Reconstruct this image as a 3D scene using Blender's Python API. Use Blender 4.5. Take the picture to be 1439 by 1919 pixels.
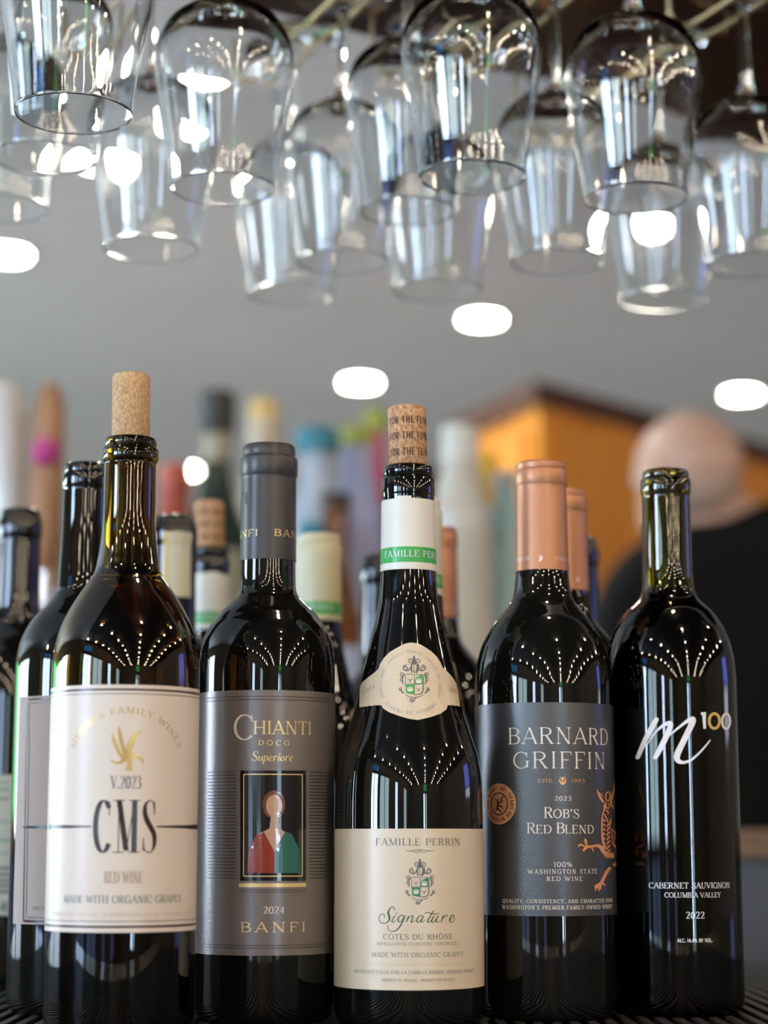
import bpy, bmesh, math, random
from mathutils import Vector, Matrix
random.seed(7)
for _o in list(bpy.data.objects):
    bpy.data.objects.remove(_o)
SC = bpy.context.scene
COL = SC.collection
PI = math.pi
sin, cos, tan, rad = math.sin, math.cos, math.tan, math.radians

# ------------------------------------------------------------------ camera
FPX = 3745.0                       # focal length in pixels of the 1439x1919 frame
PITCH = rad(9.25)
CAMZ = 0.097                       # camera height above the bar top (z = 0)
cam = bpy.data.cameras.new('camera')
cam.sensor_fit = 'VERTICAL'
cam.sensor_height = 36.0
cam.lens = FPX / 1919.0 * 36.0
cam.clip_start = 0.02
cam.clip_end = 60
cam.dof.use_dof = True
cam.dof.focus_distance = 1.07
cam.dof.aperture_fstop = 4.0
cam.dof.aperture_blades = 9
camo = bpy.data.objects.new('camera', cam)
COL.objects.link(camo)
camo.location = (0, 0, CAMZ)
camo.rotation_euler = (PI / 2 + PITCH, 0, 0)
SC.camera = camo

# ------------------------------------------------------------------ world, exposure
w = bpy.data.worlds.new('world')
SC.world = w
w.use_nodes = True
w.node_tree.nodes['Background'].inputs[0].default_value = (0.55, 0.65, 0.9, 1)
w.node_tree.nodes['Background'].inputs[1].default_value = 0.25
vs = SC.view_settings
vs.view_transform = 'Standard'
vs.look = 'None'
vs.exposure = -0.6
vs.gamma = 1.0
vs.use_curve_mapping = False
cy = SC.cycles
cy.max_bounces = 10
cy.transmission_bounces = 10
cy.glossy_bounces = 4
cy.diffuse_bounces = 3
cy.use_adaptive_sampling = True
cy.adaptive_threshold = 0.025
cy.transparent_max_bounces = 8
cy.caustics_reflective = False
cy.caustics_refractive = False
cy.sample_clamp_indirect = 300.0
cy.use_denoising = True

WINDOW_L = 66.0       # daylight through the street windows
BULB_L = 270.0        # string light bulbs
DOWN_L = 200.0         # recessed downlight lenses
FLOOR_Z = -1.07
CEIL_Z = 1.65

# ------------------------------------------------------------------ pixel helpers
def elev(py):
    return PITCH + math.atan((959.5 - py) / FPX)
def zat(py, Y):
    return CAMZ + Y * tan(elev(py))
def depth(Y, z):
    return Y * cos(PITCH) + (z - CAMZ) * sin(PITCH)
def at(px, py, Y):
    z = zat(py, Y)
    return Vector(((px - 719.5) * depth(Y, z) / FPX, Y, z))

# ------------------------------------------------------------------ materials
MATS = {}
def mat(name, color=(0.5, 0.5, 0.5), rough=0.5, metal=0.0, spec=0.5, trans=0.0, ior=1.45, emis=None, es=0.0,
        noise=None, bump=None, coat=0.0):
    """Principled material; noise=(scale, colour2, detail, stretch) mixes a second colour by noise; bump=(scale, strength)."""
    if name in MATS:
        return MATS[name]
    m = bpy.data.materials.new(name)
    m.use_nodes = True
    nt = m.node_tree
    b = nt.nodes['Principled BSDF']
    b.inputs['Base Color'].default_value = (*color, 1)
    b.inputs['Roughness'].default_value = rough
    b.inputs['Metallic'].default_value = metal
    b.inputs['Specular IOR Level'].default_value = spec
    b.inputs['Transmission Weight'].default_value = trans
    b.inputs['IOR'].default_value = ior
    b.inputs['Coat Weight'].default_value = coat
    if emis:
        b.inputs['Emission Color'].default_value = (*emis, 1)
        b.inputs['Emission Strength'].default_value = es
    tc = None
    if noise or bump:
        tc = nt.nodes.new('ShaderNodeTexCoord')
    if noise:
        sc, c2, det, st = noise
        mp = nt.nodes.new('ShaderNodeMapping')
        mp.inputs['Scale'].default_value = st
        nt.links.new(tc.outputs['Object'], mp.inputs[0])
        n = nt.nodes.new('ShaderNodeTexNoise')
        n.inputs['Scale'].default_value = sc
        n.inputs['Detail'].default_value = det
        nt.links.new(mp.outputs[0], n.inputs['Vector'])
        r = nt.nodes.new('ShaderNodeValToRGB')
        r.color_ramp.elements[0].position = 0.38
        r.color_ramp.elements[1].position = 0.64
        r.color_ramp.elements[0].color = (*color, 1)
        r.color_ramp.elements[1].color = (*c2, 1)
        nt.links.new(n.outputs['Fac'], r.inputs[0])
        nt.links.new(r.outputs[0], b.inputs['Base Color'])
    if bump:
        n2 = nt.nodes.new('ShaderNodeTexNoise')
        n2.inputs['Scale'].default_value = bump[0]
        n2.inputs['Detail'].default_value = 3
        nt.links.new(tc.outputs['Object'], n2.inputs['Vector'])
        bp = nt.nodes.new('ShaderNodeBump')
        bp.inputs['Strength'].default_value = bump[1]
        bp.inputs['Distance'].default_value = 0.0005
        nt.links.new(n2.outputs['Fac'], bp.inputs['Height'])
        nt.links.new(bp.outputs[0], b.inputs['Normal'])
    MATS[name] = m
    return m

def glassmat(name, color, ior=1.5, rough=0.0):
    if name in MATS:
        return MATS[name]
    m = bpy.data.materials.new(name)
    m.use_nodes = True
    nt = m.node_tree
    nt.nodes.remove(nt.nodes['Principled BSDF'])
    # tinted refraction under a colourless Fresnel reflection
    g = nt.nodes.new('ShaderNodeBsdfRefraction')
    g.inputs['Color'].default_value = (*color, 1)
    g.inputs['Roughness'].default_value = rough
    g.inputs['IOR'].default_value = ior
    gl = nt.nodes.new('ShaderNodeBsdfGlossy')
    gl.inputs['Color'].default_value = (1, 1, 1, 1)
    gl.inputs['Roughness'].default_value = rough
    fr = nt.nodes.new('ShaderNodeFresnel')
    fr.inputs['IOR'].default_value = ior
    mx = nt.nodes.new('ShaderNodeMixShader')
    nt.links.new(fr.outputs[0], mx.inputs[0])
    nt.links.new(g.outputs[0], mx.inputs[1])
    nt.links.new(gl.outputs[0], mx.inputs[2])
    nt.links.new(mx.outputs[0], nt.nodes['Material Output'].inputs['Surface'])
    MATS[name] = m
    return m

black_glass = mat('black_glass', (0.004, 0.004, 0.003), 0.02, spec=0.5, ior=1.5)
olive_glass = glassmat('olive_glass', (0.40, 0.28, 0.065))
green_glass = glassmat('green_olive_glass', (0.36, 0.32, 0.05))
clear_glass = glassmat('clear_glass', (0.985, 0.99, 0.988), 1.45)
wine_m = mat('red_wine', (0.003, 0.001, 0.001), 0.3, spec=0.0, ior=1.34)
cork_m = mat('agglomerate_cork', (0.60, 0.40, 0.21), 0.85, noise=(900, (0.40, 0.23, 0.10), 3, (1, 1, 0.55)), bump=(700, 0.6))
cork2_m = mat('natural_cork', (0.60, 0.37, 0.20), 0.85, noise=(600, (0.36, 0.17, 0.08), 4, (1, 1, 0.7)), bump=(500, 0.7))
cms_paper = mat('satin_white_paper', (0.74, 0.63, 0.52), 0.30, spec=0.28, bump=(260, 0.08))
chianti_paper = mat('taupe_label_paper', (0.185, 0.150, 0.130), 0.27, spec=0.85, bump=(900, 0.15))
perrin_paper = mat('cream_label_paper', (0.70, 0.57, 0.40), 0.30, spec=0.6, bump=(600, 0.1))
griffin_paper = mat('charcoal_label_paper', (0.080, 0.081, 0.085), 0.31, metal=0.6, spec=0.9, bump=(1200, 0.25))
grey_foil = mat('grey_foil', (0.06, 0.056, 0.053), 0.36, metal=0.35, spec=0.5)
copper_foil = mat('copper_foil', (0.50, 0.225, 0.115), 0.42, metal=0.45)
cream_foil = mat('cream_foil', (0.74, 0.71, 0.60), 0.4)
cream_old_foil = mat('pale_yellow_foil', (0.62, 0.58, 0.36), 0.4)
black_foil = mat('black_foil', (0.004, 0.004, 0.004), 0.05)
ink_dark = mat('dark_ink', (0.022, 0.014, 0.014), 0.4)
ink_brown = mat('brown_black_ink', (0.03, 0.012, 0.012), 0.3)
ink_grey = mat('grey_ink', (0.13, 0.13, 0.13), 0.5)
ink_lgrey = mat('light_grey_ink', (0.24, 0.235, 0.24), 0.5)
ink_tan = mat('tan_ink', (0.50, 0.37, 0.27), 0.4)
ink_sage = mat('sage_ink', (0.20, 0.25, 0.20), 0.5)
ink_green = mat('green_ink', (0.012, 0.22, 0.09), 0.4)
ink_bgreen = mat('bright_green_ink', (0.035, 0.38, 0.07), 0.3)
ink_dgreen = mat('deep_green_ink', (0.01, 0.085, 0.04), 0.4)
ink_white = mat('white_ink', (0.82, 0.80, 0.78), 0.4)
ink_cream = mat('cream_ink', (0.80, 0.72, 0.62), 0.4)
ink_groove = mat('dark_taupe_ink', (0.05, 0.042, 0.037), 0.4)
gold_foil = mat('gold_foil', (0.74, 0.54, 0.24), 0.32, metal=0.4)
gold_ink = mat('gold_ink', (0.72, 0.47, 0.12), 0.4)
copper_ink = mat('copper_print', (0.78, 0.36, 0.16), 0.35, metal=0.35)
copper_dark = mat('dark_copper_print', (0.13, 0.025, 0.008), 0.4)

# ------------------------------------------------------------------ object helpers
def link(o):
    COL.objects.link(o)
    return o
def tag(o, label, cat, group=None):
    o['label'] = label
    o['category'] = cat
    if group:
        o['group'] = group
    return o
def empty(name, loc, label=None, cat=None, group=None, rz=0):
    e = bpy.data.objects.new(name, None)
    e.empty_display_size = 0.02
    e.location = loc
    e.rotation_euler = (0, 0, rz)
    link(e)
    if label:
        tag(e, label, cat, group)
    return e
def meshobj(name, verts, faces, material, parent=None, smooth=False, sharp=35):
    me = bpy.data.meshes.new(name)
    me.from_pydata([tuple(v) for v in verts], [], faces)
    me.validate()
    me.update()
    if smooth:
        me.polygons.foreach_set('use_smooth', [True] * len(me.polygons))
        if sharp:
            me.set_sharp_from_angle(angle=rad(sharp))
    me.materials.append(material)
    o = bpy.data.objects.new(name, me)
    link(o)
    if parent:
        o.parent = parent
    return o
def copy_tree(o, parent=None):
    c = o.copy()
    link(c)
    c.parent = parent
    for ch in list(o.children):
        copy_tree(ch, c)
    return c
def struct(o):
    o['kind'] = 'structure'
    return o

def box(c, s, rz=0.0, tilt=None):
    """verts, faces of a box centred at c with full sizes s."""
    v = []
    for dx in (-.5, .5):
        for dy in (-.5, .5):
            for dz in (-.5, .5):
                p = Vector((dx * s[0], dy * s[1], dz * s[2]))
                if tilt is not None:
                    p = tilt @ p
                if rz:
                    p = Matrix.Rotation(rz, 3, 'Z') @ p
                v.append(p + Vector(c))
    f = [(0, 1, 3, 2), (4, 6, 7, 5), (0, 4, 5, 1), (2, 3, 7, 6), (0, 2, 6, 4), (1, 5, 7, 3)]
    return v, f
def boxobj(name, c, s, material, parent=None, rz=0.0, tilt=None, bevel=0.0):
    v, f = box((0, 0, 0), s, 0, tilt)
    o = meshobj(name, v, f, material, parent)
    o.location = c
    o.rotation_euler = (0, 0, rz)
    if bevel:
        bm = bmesh.new()
        bm.from_mesh(o.data)
        bmesh.ops.recalc_face_normals(bm, faces=bm.faces)
        bmesh.ops.bevel(bm, geom=bm.edges[:], offset=bevel, segments=2, affect='EDGES', profile=0.7)
        bm.to_mesh(o.data)
        bm.free()
    return o
def lathe(name, prof, material, parent=None, seg=64, closed=False, loc=None, smooth=True, sharp=35):
    """prof: list of (r, z); r == 0 ends close."""
    v, f = [], []
    rings = []
    for r, z in prof:
        if r < 1e-7:
            rings.append([len(v)])
            v.append((0, 0, z))
        else:
            k = len(v)
            rings.append(list(range(k, k + seg)))
            for i in range(seg):
                a = 2 * PI * i / seg
                v.append((r * sin(a), -r * cos(a), z))
    pairs = list(zip(rings[:-1], rings[1:]))
    if closed:
        pairs.append((rings[-1], rings[0]))
    for A, B in pairs:
        if len(A) == 1 and len(B) == 1:
            continue
        for i in range(seg):
            j = (i + 1) % seg
            if len(A) == 1:
                f.append((A[0], B[j], B[i]))
            elif len(B) == 1:
                f.append((A[i], A[j], B[0]))
            else:
                f.append((A[i], A[j], B[j], B[i]))
    o = meshobj(name, v, f, material, parent, smooth, sharp)
    bm = bmesh.new()
    bm.from_mesh(o.data)
    bmesh.ops.recalc_face_normals(bm, faces=bm.faces)
    bm.to_mesh(o.data)
    bm.free()
    if loc is not None:
        o.location = loc
    return o
def tube(name, pts, r, material, parent=None, seg=8):
    v, f = [], []
    pts = [Vector(p) for p in pts]
    n = len(pts)
    up0 = Vector((0, 0, 1))
    for k, p in enumerate(pts):
        d = (pts[min(k + 1, n - 1)] - pts[max(k - 1, 0)]).normalized()
        up = up0 if abs(d.z) < 0.95 else Vector((1, 0, 0))
        a = d.cross(up).normalized()
        b = a.cross(d).normalized()
        rr = r[k] if isinstance(r, (list, tuple)) else r
        for i in range(seg):
            t = 2 * PI * i / seg
            v.append(p + a * (rr * cos(t)) + b * (rr * sin(t)))
    for k in range(n - 1):
        for i in range(seg):
            j = (i + 1) % seg
            f.append((k * seg + i, k * seg + j, (k + 1) * seg + j, (k + 1) * seg + i))
    f.append(tuple(range(seg - 1, -1, -1)))
    f.append(tuple(range((n - 1) * seg, n * seg)))
    return meshobj(name, v, f, material, parent, True, 50)
def catmull(pts, n=6):
    out = []
    P = [tuple(p) for p in pts]
    m = len(P)
    for i in range(m - 1):
        p0, p1, p2, p3 = P[max(i - 1, 0)], P[i], P[i + 1], P[min(i + 2, m - 1)]
        for k in range(n):
            t = k / n
            out.append(tuple(0.5 * ((2 * b) + (-a + c) * t + (2 * a - 5 * b + 4 * c - d) * t * t + (-a + 3 * b - 3 * c + d) * t ** 3)
                             for a, b, c, d in zip(p0, p1, p2, p3)))
    out.append(P[-1])
    return out

# ------------------------------------------------------------------ lettering: an own stroke font (cap height 100)
def l(x0, y0, x1, y1, wt=1, s=''): return ('l', x0, y0, x1, y1, wt, s)
def h(x0, x1, y, tick=0): return ('h', x0, x1, y, tick)
def a(cx, cy, rx, ry, a0, a1): return ('a', cx, cy, rx, ry, a0, a1)
def p(*pts): return ('p', pts)
def dt(x, y): return ('d', x, y)
def tk(x, y0, y1): return ('t', x, y0, y1)
S_PTS = ((50, 76, 0), (44, 94, 0), (29, 99, 0), (13, 91, .5), (11, 75, .9), (21, 60, 1), (38, 46, 1), (51, 32, .9), (51, 14, .6), (40, 2, 0), (24, 1, 0), (10, 8, 0), (6, 26, 0))
GLYPH = {
 'A': (70, [l(35, 100, 6, 0, 0, 'b'), l(35, 100, 64, 0, 1, 'b'), h(17, 53, 34)]),
 'B': (62, [l(13, 0, 13, 100, 1, 'ab'), h(13, 33, 98), a(33, 75.5, 19, 22.5, 90, -90), h(13, 33, 53), a(35, 27.5, 21, 25.5, 90, -90), h(13, 35, 2)]),
 'C': (68, [a(38, 50, 31, 49, 45, 318), tk(61, 70, 97)]),
 'D': (72, [l(13, 0, 13, 100, 1, 'ab'), h(13, 34, 98), a(33, 50, 32, 48, 90, -90), h(13, 34, 2)]),
 'E': (58, [l(13, 0, 13, 100, 1, 'ab'), h(13, 50, 98, -1), h(13, 42, 52), h(13, 52, 2, 1)]),
 'F': (54, [l(13, 0, 13, 100, 1, 'ab'), h(13, 50, 98, -1), h(13, 40, 51)]),
 'G': (74, [a(38, 50, 31, 49, 45, 325), tk(61, 70, 97), l(63, 6, 63, 42, 1, 'b')]),
 'H': (76, [l(14, 0, 14, 100, 1, 'ab'), l(62, 0, 62, 100, 1, 'ab'), h(14, 62, 51)]),
 'I': (28, [l(14, 0, 14, 100, 1, 'ab')]),
 'J': (40, [l(24, 15, 24, 100, 1, 'b'), p((24, 18, 1), (19, 2, .4), (8, 0, .2), (4, 8, .3))]),
 'K': (68, [l(13, 0, 13, 100, 1, 'ab'), l(58, 100, 16, 46, 0, 'a'), l(28, 58, 62, 0, 1, 'b')]),
 'L': (54, [l(13, 0, 13, 100, 1, 'ab'), h(13, 50, 2, 1)]),
 'M': (88, [l(14, 0, 14, 100, 0, 'ab'), l(14, 100, 44, 4, 1), l(74, 100, 44, 4, 0), l(74, 0, 74, 100, 1, 'ab')]),
 'N': (76, [l(14, 0, 14, 100, 0, 'ab'), l(14, 100, 62, 0, 1), l(62, 0, 62, 100, 0, 'b')]),
 'O': (78, [a(39, 50, 32, 49, 0, 360)]),
 'P': (58, [l(13, 0, 13, 100, 1, 'ab'), h(13, 33, 98), a(33, 73, 20, 25, 90, -90), h(13, 33, 48)]),
 'Q': (78, [a(39, 50, 32, 49, 0, 360), p((40, 8, .6), (54, -8, .9), (70, -18, .4))]),
 'R': (66, [l(13, 0, 13, 100, 1, 'ab'), h(13, 33, 98), a(33, 75, 19, 23, 90, -90), h(13, 33, 52), l(32, 52, 58, 0, 1, 'b')]),
 'S': (58, [p(*S_PTS), tk(50, 72, 97), tk(6.5, 3, 28)]),
 'T': (62, [l(31, 0, 31, 100, 1, 'a'), h(4, 58, 98, -2)]),
 'U': (74, [l(14, 30, 14, 100, 1, 'b'), p((14, 34, 1), (17, 12, .8), (36, 1, .2), (55, 12, .1), (59, 34, 0)), l(59, 30, 59, 100, 0, 'b')]),
 'V': (70, [l(6, 100, 35, 2, 1, 'a'), l(64, 100, 35, 2, 0, 'a')]),
 'W': (100, [l(6, 100, 29, 2, 1, 'a'), l(50, 92, 29, 2, 0), l(50, 92, 71, 2, 1), l(94, 100, 71, 2, 0, 'a')]),
 'X': (68, [l(8, 100, 60, 0, 1, 'ab'), l(60, 100, 8, 0, 0, 'ab')]),
 'Y': (66, [l(6, 100, 33, 46, 1, 'a'), l(60, 100, 33, 46, 0, 'a'), l(33, 0, 33, 50, 1, 'a')]),
 'Z': (60, [h(8, 52, 98, -2), l(50, 97, 8, 3, 1), h(8, 54, 2, 1)]),
 '0': (60, [a(30, 50, 23, 49, 0, 360)]),
 '1': (36, [l(20, 0, 20, 100, 1, 'a'), l(20, 98, 8, 84, 0)]),
 '2': (58, [p((9, 78, .5), (14, 94, .1), (28, 99, .1), (44, 92, .6), (48, 74, 1), (40, 54, .8), (24, 30, .3), (8, 4, 0)), h(8, 50, 4, 1)]),
 '3': (56, [p((9, 84, .4), (18, 97, .1), (32, 98, .2), (44, 86, .9), (43, 68, .9), (32, 55, .2), (22, 53, 0)), p((22, 53, 0), (36, 51, .3), (49, 38, 1), (48, 16, 1), (34, 2, .2), (18, 1, .1), (7, 12, .5))]),
 '4': (60, [l(42, 0, 42, 100, 1), l(42, 98, 6, 30, 0), h(6, 56, 30)]),
 '5': (56, [h(14, 48, 97), l(14, 98, 12, 54, 0), p((12, 54, 0), (28, 62, .2), (46, 50, .9), (49, 28, 1), (38, 6, .4), (20, 0, .1), (7, 10, .4))]),
 '6': (58, [p((44, 98, 0), (24, 84, .4), (10, 56, .9), (9, 26, 1), (20, 3, .3), (34, 1, .2), (48, 16, .9), (49, 38, .9), (38, 56, .3), (22, 56, .1), (11, 42, .1))]),
 '7': (54, [h(6, 50, 97), l(49, 97, 20, 0, 1)]),
 '8': (58, [a(29, 76, 18, 22, 0, 360), a(29, 28, 21, 27, 0, 360)]),
 '9': (58, [p((14, 2, 0), (34, 16, .4), (48, 44, .9), (49, 74, 1), (38, 97, .3), (24, 99, .2), (10, 84, .9), (9, 62, .9), (20, 44, .3), (36, 44, .1), (47, 58, .1))]),
 '.': (24, [dt(12, 6)]), ',': (24, [dt(12, 6), l(14, 6, 8, -14, 0)]), "'": (20, [l(10, 100, 9, 74, 1)]),
 '-': (36, [h(6, 30, 40)]), '+': (60, [h(10, 50, 45), l(30, 22, 30, 68, 0)]), '*': (30, [dt(15, 45)]), ' ': (34, []),
 '%': (84, [a(22, 74, 13, 24, 0, 360), a(62, 26, 13, 24, 0, 360), l(62, 100, 22, 0, 0)]),
 'u': (46, [p((3, 44, 0), (9, 50, .6), (11, 30, 1), (13, 8, .8), (20, 1, .2), (30, 12, 0), (36, 34, 0)), p((37, 50, 1), (36, 20, 1), (40, 2, .5), (46, 8, 0))]),
 'p': (46, [p((4, 44, 0), (11, 50, .7), (11, 20, 1), (10, -32, 1)), p((11, 36, 0), (22, 50, .2), (34, 44, .8), (38, 26, 1), (32, 6, .6), (20, 0, .1), (11, 8, 0)), h(4, 18, -31)]),
 'e': (40, [p((9, 22, 0), (28, 28, 0), (33, 40, .2), (26, 50, .2), (14, 44, .6), (8, 26, 1), (11, 6, .8), (22, 0, .2), (36, 12, 0))]),
 'r': (38, [p((4, 44, 0), (11, 50, .7), (11, 24, 1), (10, 0, 1)), p((11, 30, 0), (20, 46, .1), (30, 51, .6), (35, 45, .9))]),
 'i': (24, [p((4, 44, 0), (11, 50, .7), (11, 24, 1), (13, 3, .7), (22, 8, 0)), dt(13, 74)]),
 'o': (44, [a(22, 25, 15, 24, 0, 360)]),
}
ACC = {'\u00d4': ('O', '^'), '\u00c9': ('E', '/')}

def _strip(pts, ws):
    """flat ribbon: centre line pts [(x, y)], widths ws -> quads"""
    L, R = [], []
    n = len(pts)
    for k in range(n):
        x0, y0 = pts[max(k - 1, 0)]
        x1, y1 = pts[min(k + 1, n - 1)]
        dx, dy = x1 - x0, y1 - y0
        d = math.hypot(dx, dy) or 1e-9
        nx, ny = -dy / d, dx / d
        L.append((pts[k][0] + nx * ws[k] / 2, pts[k][1] + ny * ws[k] / 2))
        R.append((pts[k][0] - nx * ws[k] / 2, pts[k][1] - ny * ws[k] / 2))
    return [(R[k], R[k + 1], L[k + 1], L[k]) for k in range(n - 1)]

def glyph_polys(ch, ox, sx, sy, T, H, serif, fine):
    """polygons of one glyph in length units; ox offset, sx/sy scale from font units, T/H stem and hairline width"""
    acc = None
    if ch in ACC:
        ch, acc = ACC[ch]
    wd, strokes = GLYPH.get(ch, GLYPH[' '])
    out = []
    sl = 0.55 * T + 0.055 * 100 * sy
    def serif_at(x, y, at_top):
        y0, y1 = (y - H, y) if at_top else (y, y + H)
        out.append(((x - sl, y0), (x + sl, y0), (x + sl, y1), (x - sl, y1)))
    X = lambda x: ox + x * sx
    Yy = lambda y: y * sy
    for s in strokes:
        if s[0] == 'l':
            _, x0, y0, x1, y1, wt, fl = s
            wdt = T if wt else H
            A, B = (X(x0), Yy(y0)), (X(x1), Yy(y1))
            dx, dy = B[0] - A[0], B[1] - A[1]
            dd = math.hypot(dx, dy)
            ww = wdt * dd / max(abs(dy), 0.35 * dd) / 2
            out.append(((A[0] - ww, A[1]), (A[0] + ww, A[1]), (B[0] + ww, B[1]), (B[0] - ww, B[1])))
            if serif:
                if 'a' in fl: serif_at(A[0], A[1], y0 > 50)
                if 'b' in fl: serif_at(B[0], B[1], y1 > 50)
        elif s[0] == 'h':
            _, x0, x1, y, tick = s
            yc = min(max(Yy(y), H / 2), 100 * sy - H / 2) if y >= 0 else Yy(y)
            out.append(((X(x0), yc - H / 2), (X(x1), yc - H / 2), (X(x1), yc + H / 2), (X(x0), yc + H / 2)))
            if serif and tick:
                tl = 17 * sy
                for xe in ([X(x1)] if abs(tick) == 1 else [X(x0), X(x1)]):
                    sgn = -1 if tick < 0 else 1
                    out.append(((xe - H * .6, yc - sgn * H / 2), (xe + H * .6, yc - sgn * H / 2), (xe + H * .6, yc + sgn * tl), (xe - H * .3, yc + sgn * tl)))
        elif s[0] == 'a':
            _, cx, cyy, rx, ry, a0, a1 = s
            n = max(6, int(abs(a1 - a0) / (14 if fine else 30)))
            pts, ws = [], []
            rX, rY = rx * sx, ry * sy
            rX -= 0 ; rY -= H * .2
            for k in range(n + 1):
                t = rad(a0 + (a1 - a0) * k / n)
                pts.append((X(cx) + rX * cos(t), Yy(cyy) + rY * sin(t)))
                tx, ty = -rX * sin(t), rY * cos(t)
                ws.append(H + (T - H) * (abs(ty) / (math.hypot(tx, ty) or 1)) ** 1.3)
            out += _strip(pts, ws)
        elif s[0] == 'p':
            q = catmull(s[1], 4 if fine else 2)
            out += _strip([(X(b[0]), Yy(b[1])) for b in q], [H + (T - H) * max(0, min(1, b[2])) for b in q])
        elif s[0] == 'd':
            r = max(T * .62, H)
            c0, c1 = X(s[1]), max(Yy(s[2]), r) if s[2] < 20 else Yy(s[2])
            for k in range(4):
                t0, t1, t2 = [rad(90 * k + q) for q in (0, 45, 90)]
                out.append(((c0, c1), (c0 + r * cos(t0), c1 + r * sin(t0)), (c0 + r * cos(t1), c1 + r * sin(t1)), (c0 + r * cos(t2), c1 + r * sin(t2))))
        elif s[0] == 't' and serif:
            x0 = X(s[1])
            out.append(((x0 - H * .6, Yy(s[2])), (x0 + H * .6, Yy(s[2])), (x0 + H * .6, Yy(s[3])), (x0 - H * .6, Yy(s[3]))))
    if acc == '^':
        c0 = X(wd / 2)
        for sg in (-1, 1):
            out.append(((c0 - H * .5, 122 * sy), (c0 + H * .5, 122 * sy), (c0 + sg * 16 * sx + H * .5, 107 * sy), (c0 + sg * 16 * sx - H * .5, 107 * sy)))
    elif acc:
        c0 = X(wd / 2)
        out.append(((c0 - H, 106 * sy), (c0 + H * .2, 106 * sy), (c0 + 12 * sx + H * .6, 122 * sy), (c0 + 12 * sx - H * .6, 122 * sy)))
    return out
def text_width(text, track, small):
    W = 0
    for c in text:
        b = c
        if c in ACC: b = ACC[c][0]
        if c in '~':
            continue
        W += GLYPH.get(b, GLYPH[' '])[0] + track
    return W - track
def text_polys(text, width, height, T=0.15, H=0.055, serif=True, track=6, slant=0.0, fine=True):
    """polygons of a line of text fitted to width x cap height, starting at 0, 0"""
    W = text_width(text, track, None)
    sx, sy = width / W, height / 100
    out, x = [], 0.0
    for c in text:
        b = ACC[c][0] if c in ACC else c
        out += glyph_polys(c, x * sx, sx, sy, T * height, H * height, serif, fine)
        x += GLYPH.get(b, GLYPH[' '])[0] + track
    if slant:
        out = [tuple((q[0] + q[1] * slant, q[1]) for q in f) for f in out]
    return out

def fill_polys(poly, rows=20, maxw=1e9):
    """scan-line trapezoids of a closed outline"""
    ys = [q[1] for q in poly]
    y0, y1 = min(ys), max(ys)
    n = len(poly)
    def cuts(y):
        xs = []
        for i in range(n):
            (xa, ya), (xb, yb) = poly[i], poly[(i + 1) % n]
            if (ya <= y) != (yb <= y):
                xs.append(xa + (y - ya) / (yb - ya) * (xb - xa))
        return sorted(xs)
    out = []
    eps = (y1 - y0) * 1e-4
    for r in range(rows):
        ya, yb = y0 + (y1 - y0) * r / rows, y0 + (y1 - y0) * (r + 1) / rows
        ca, cb = cuts(ya + eps), cuts(yb - eps)
        if len(ca) != len(cb):
            ca = cb = cuts((ya + yb) / 2)
        for i in range(0, len(ca) - 1, 2):
            m = max(1, int(math.ceil(max(ca[i + 1] - ca[i], cb[i + 1] - cb[i]) / maxw)))
            for k in range(m):
                t0, t1 = k / m, (k + 1) / m
                out.append(((ca[i] + (ca[i + 1] - ca[i]) * t0, ya), (ca[i] + (ca[i + 1] - ca[i]) * t1, ya),
                            (cb[i] + (cb[i + 1] - cb[i]) * t1, yb), (cb[i] + (cb[i + 1] - cb[i]) * t0, yb)))
    return out

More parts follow.
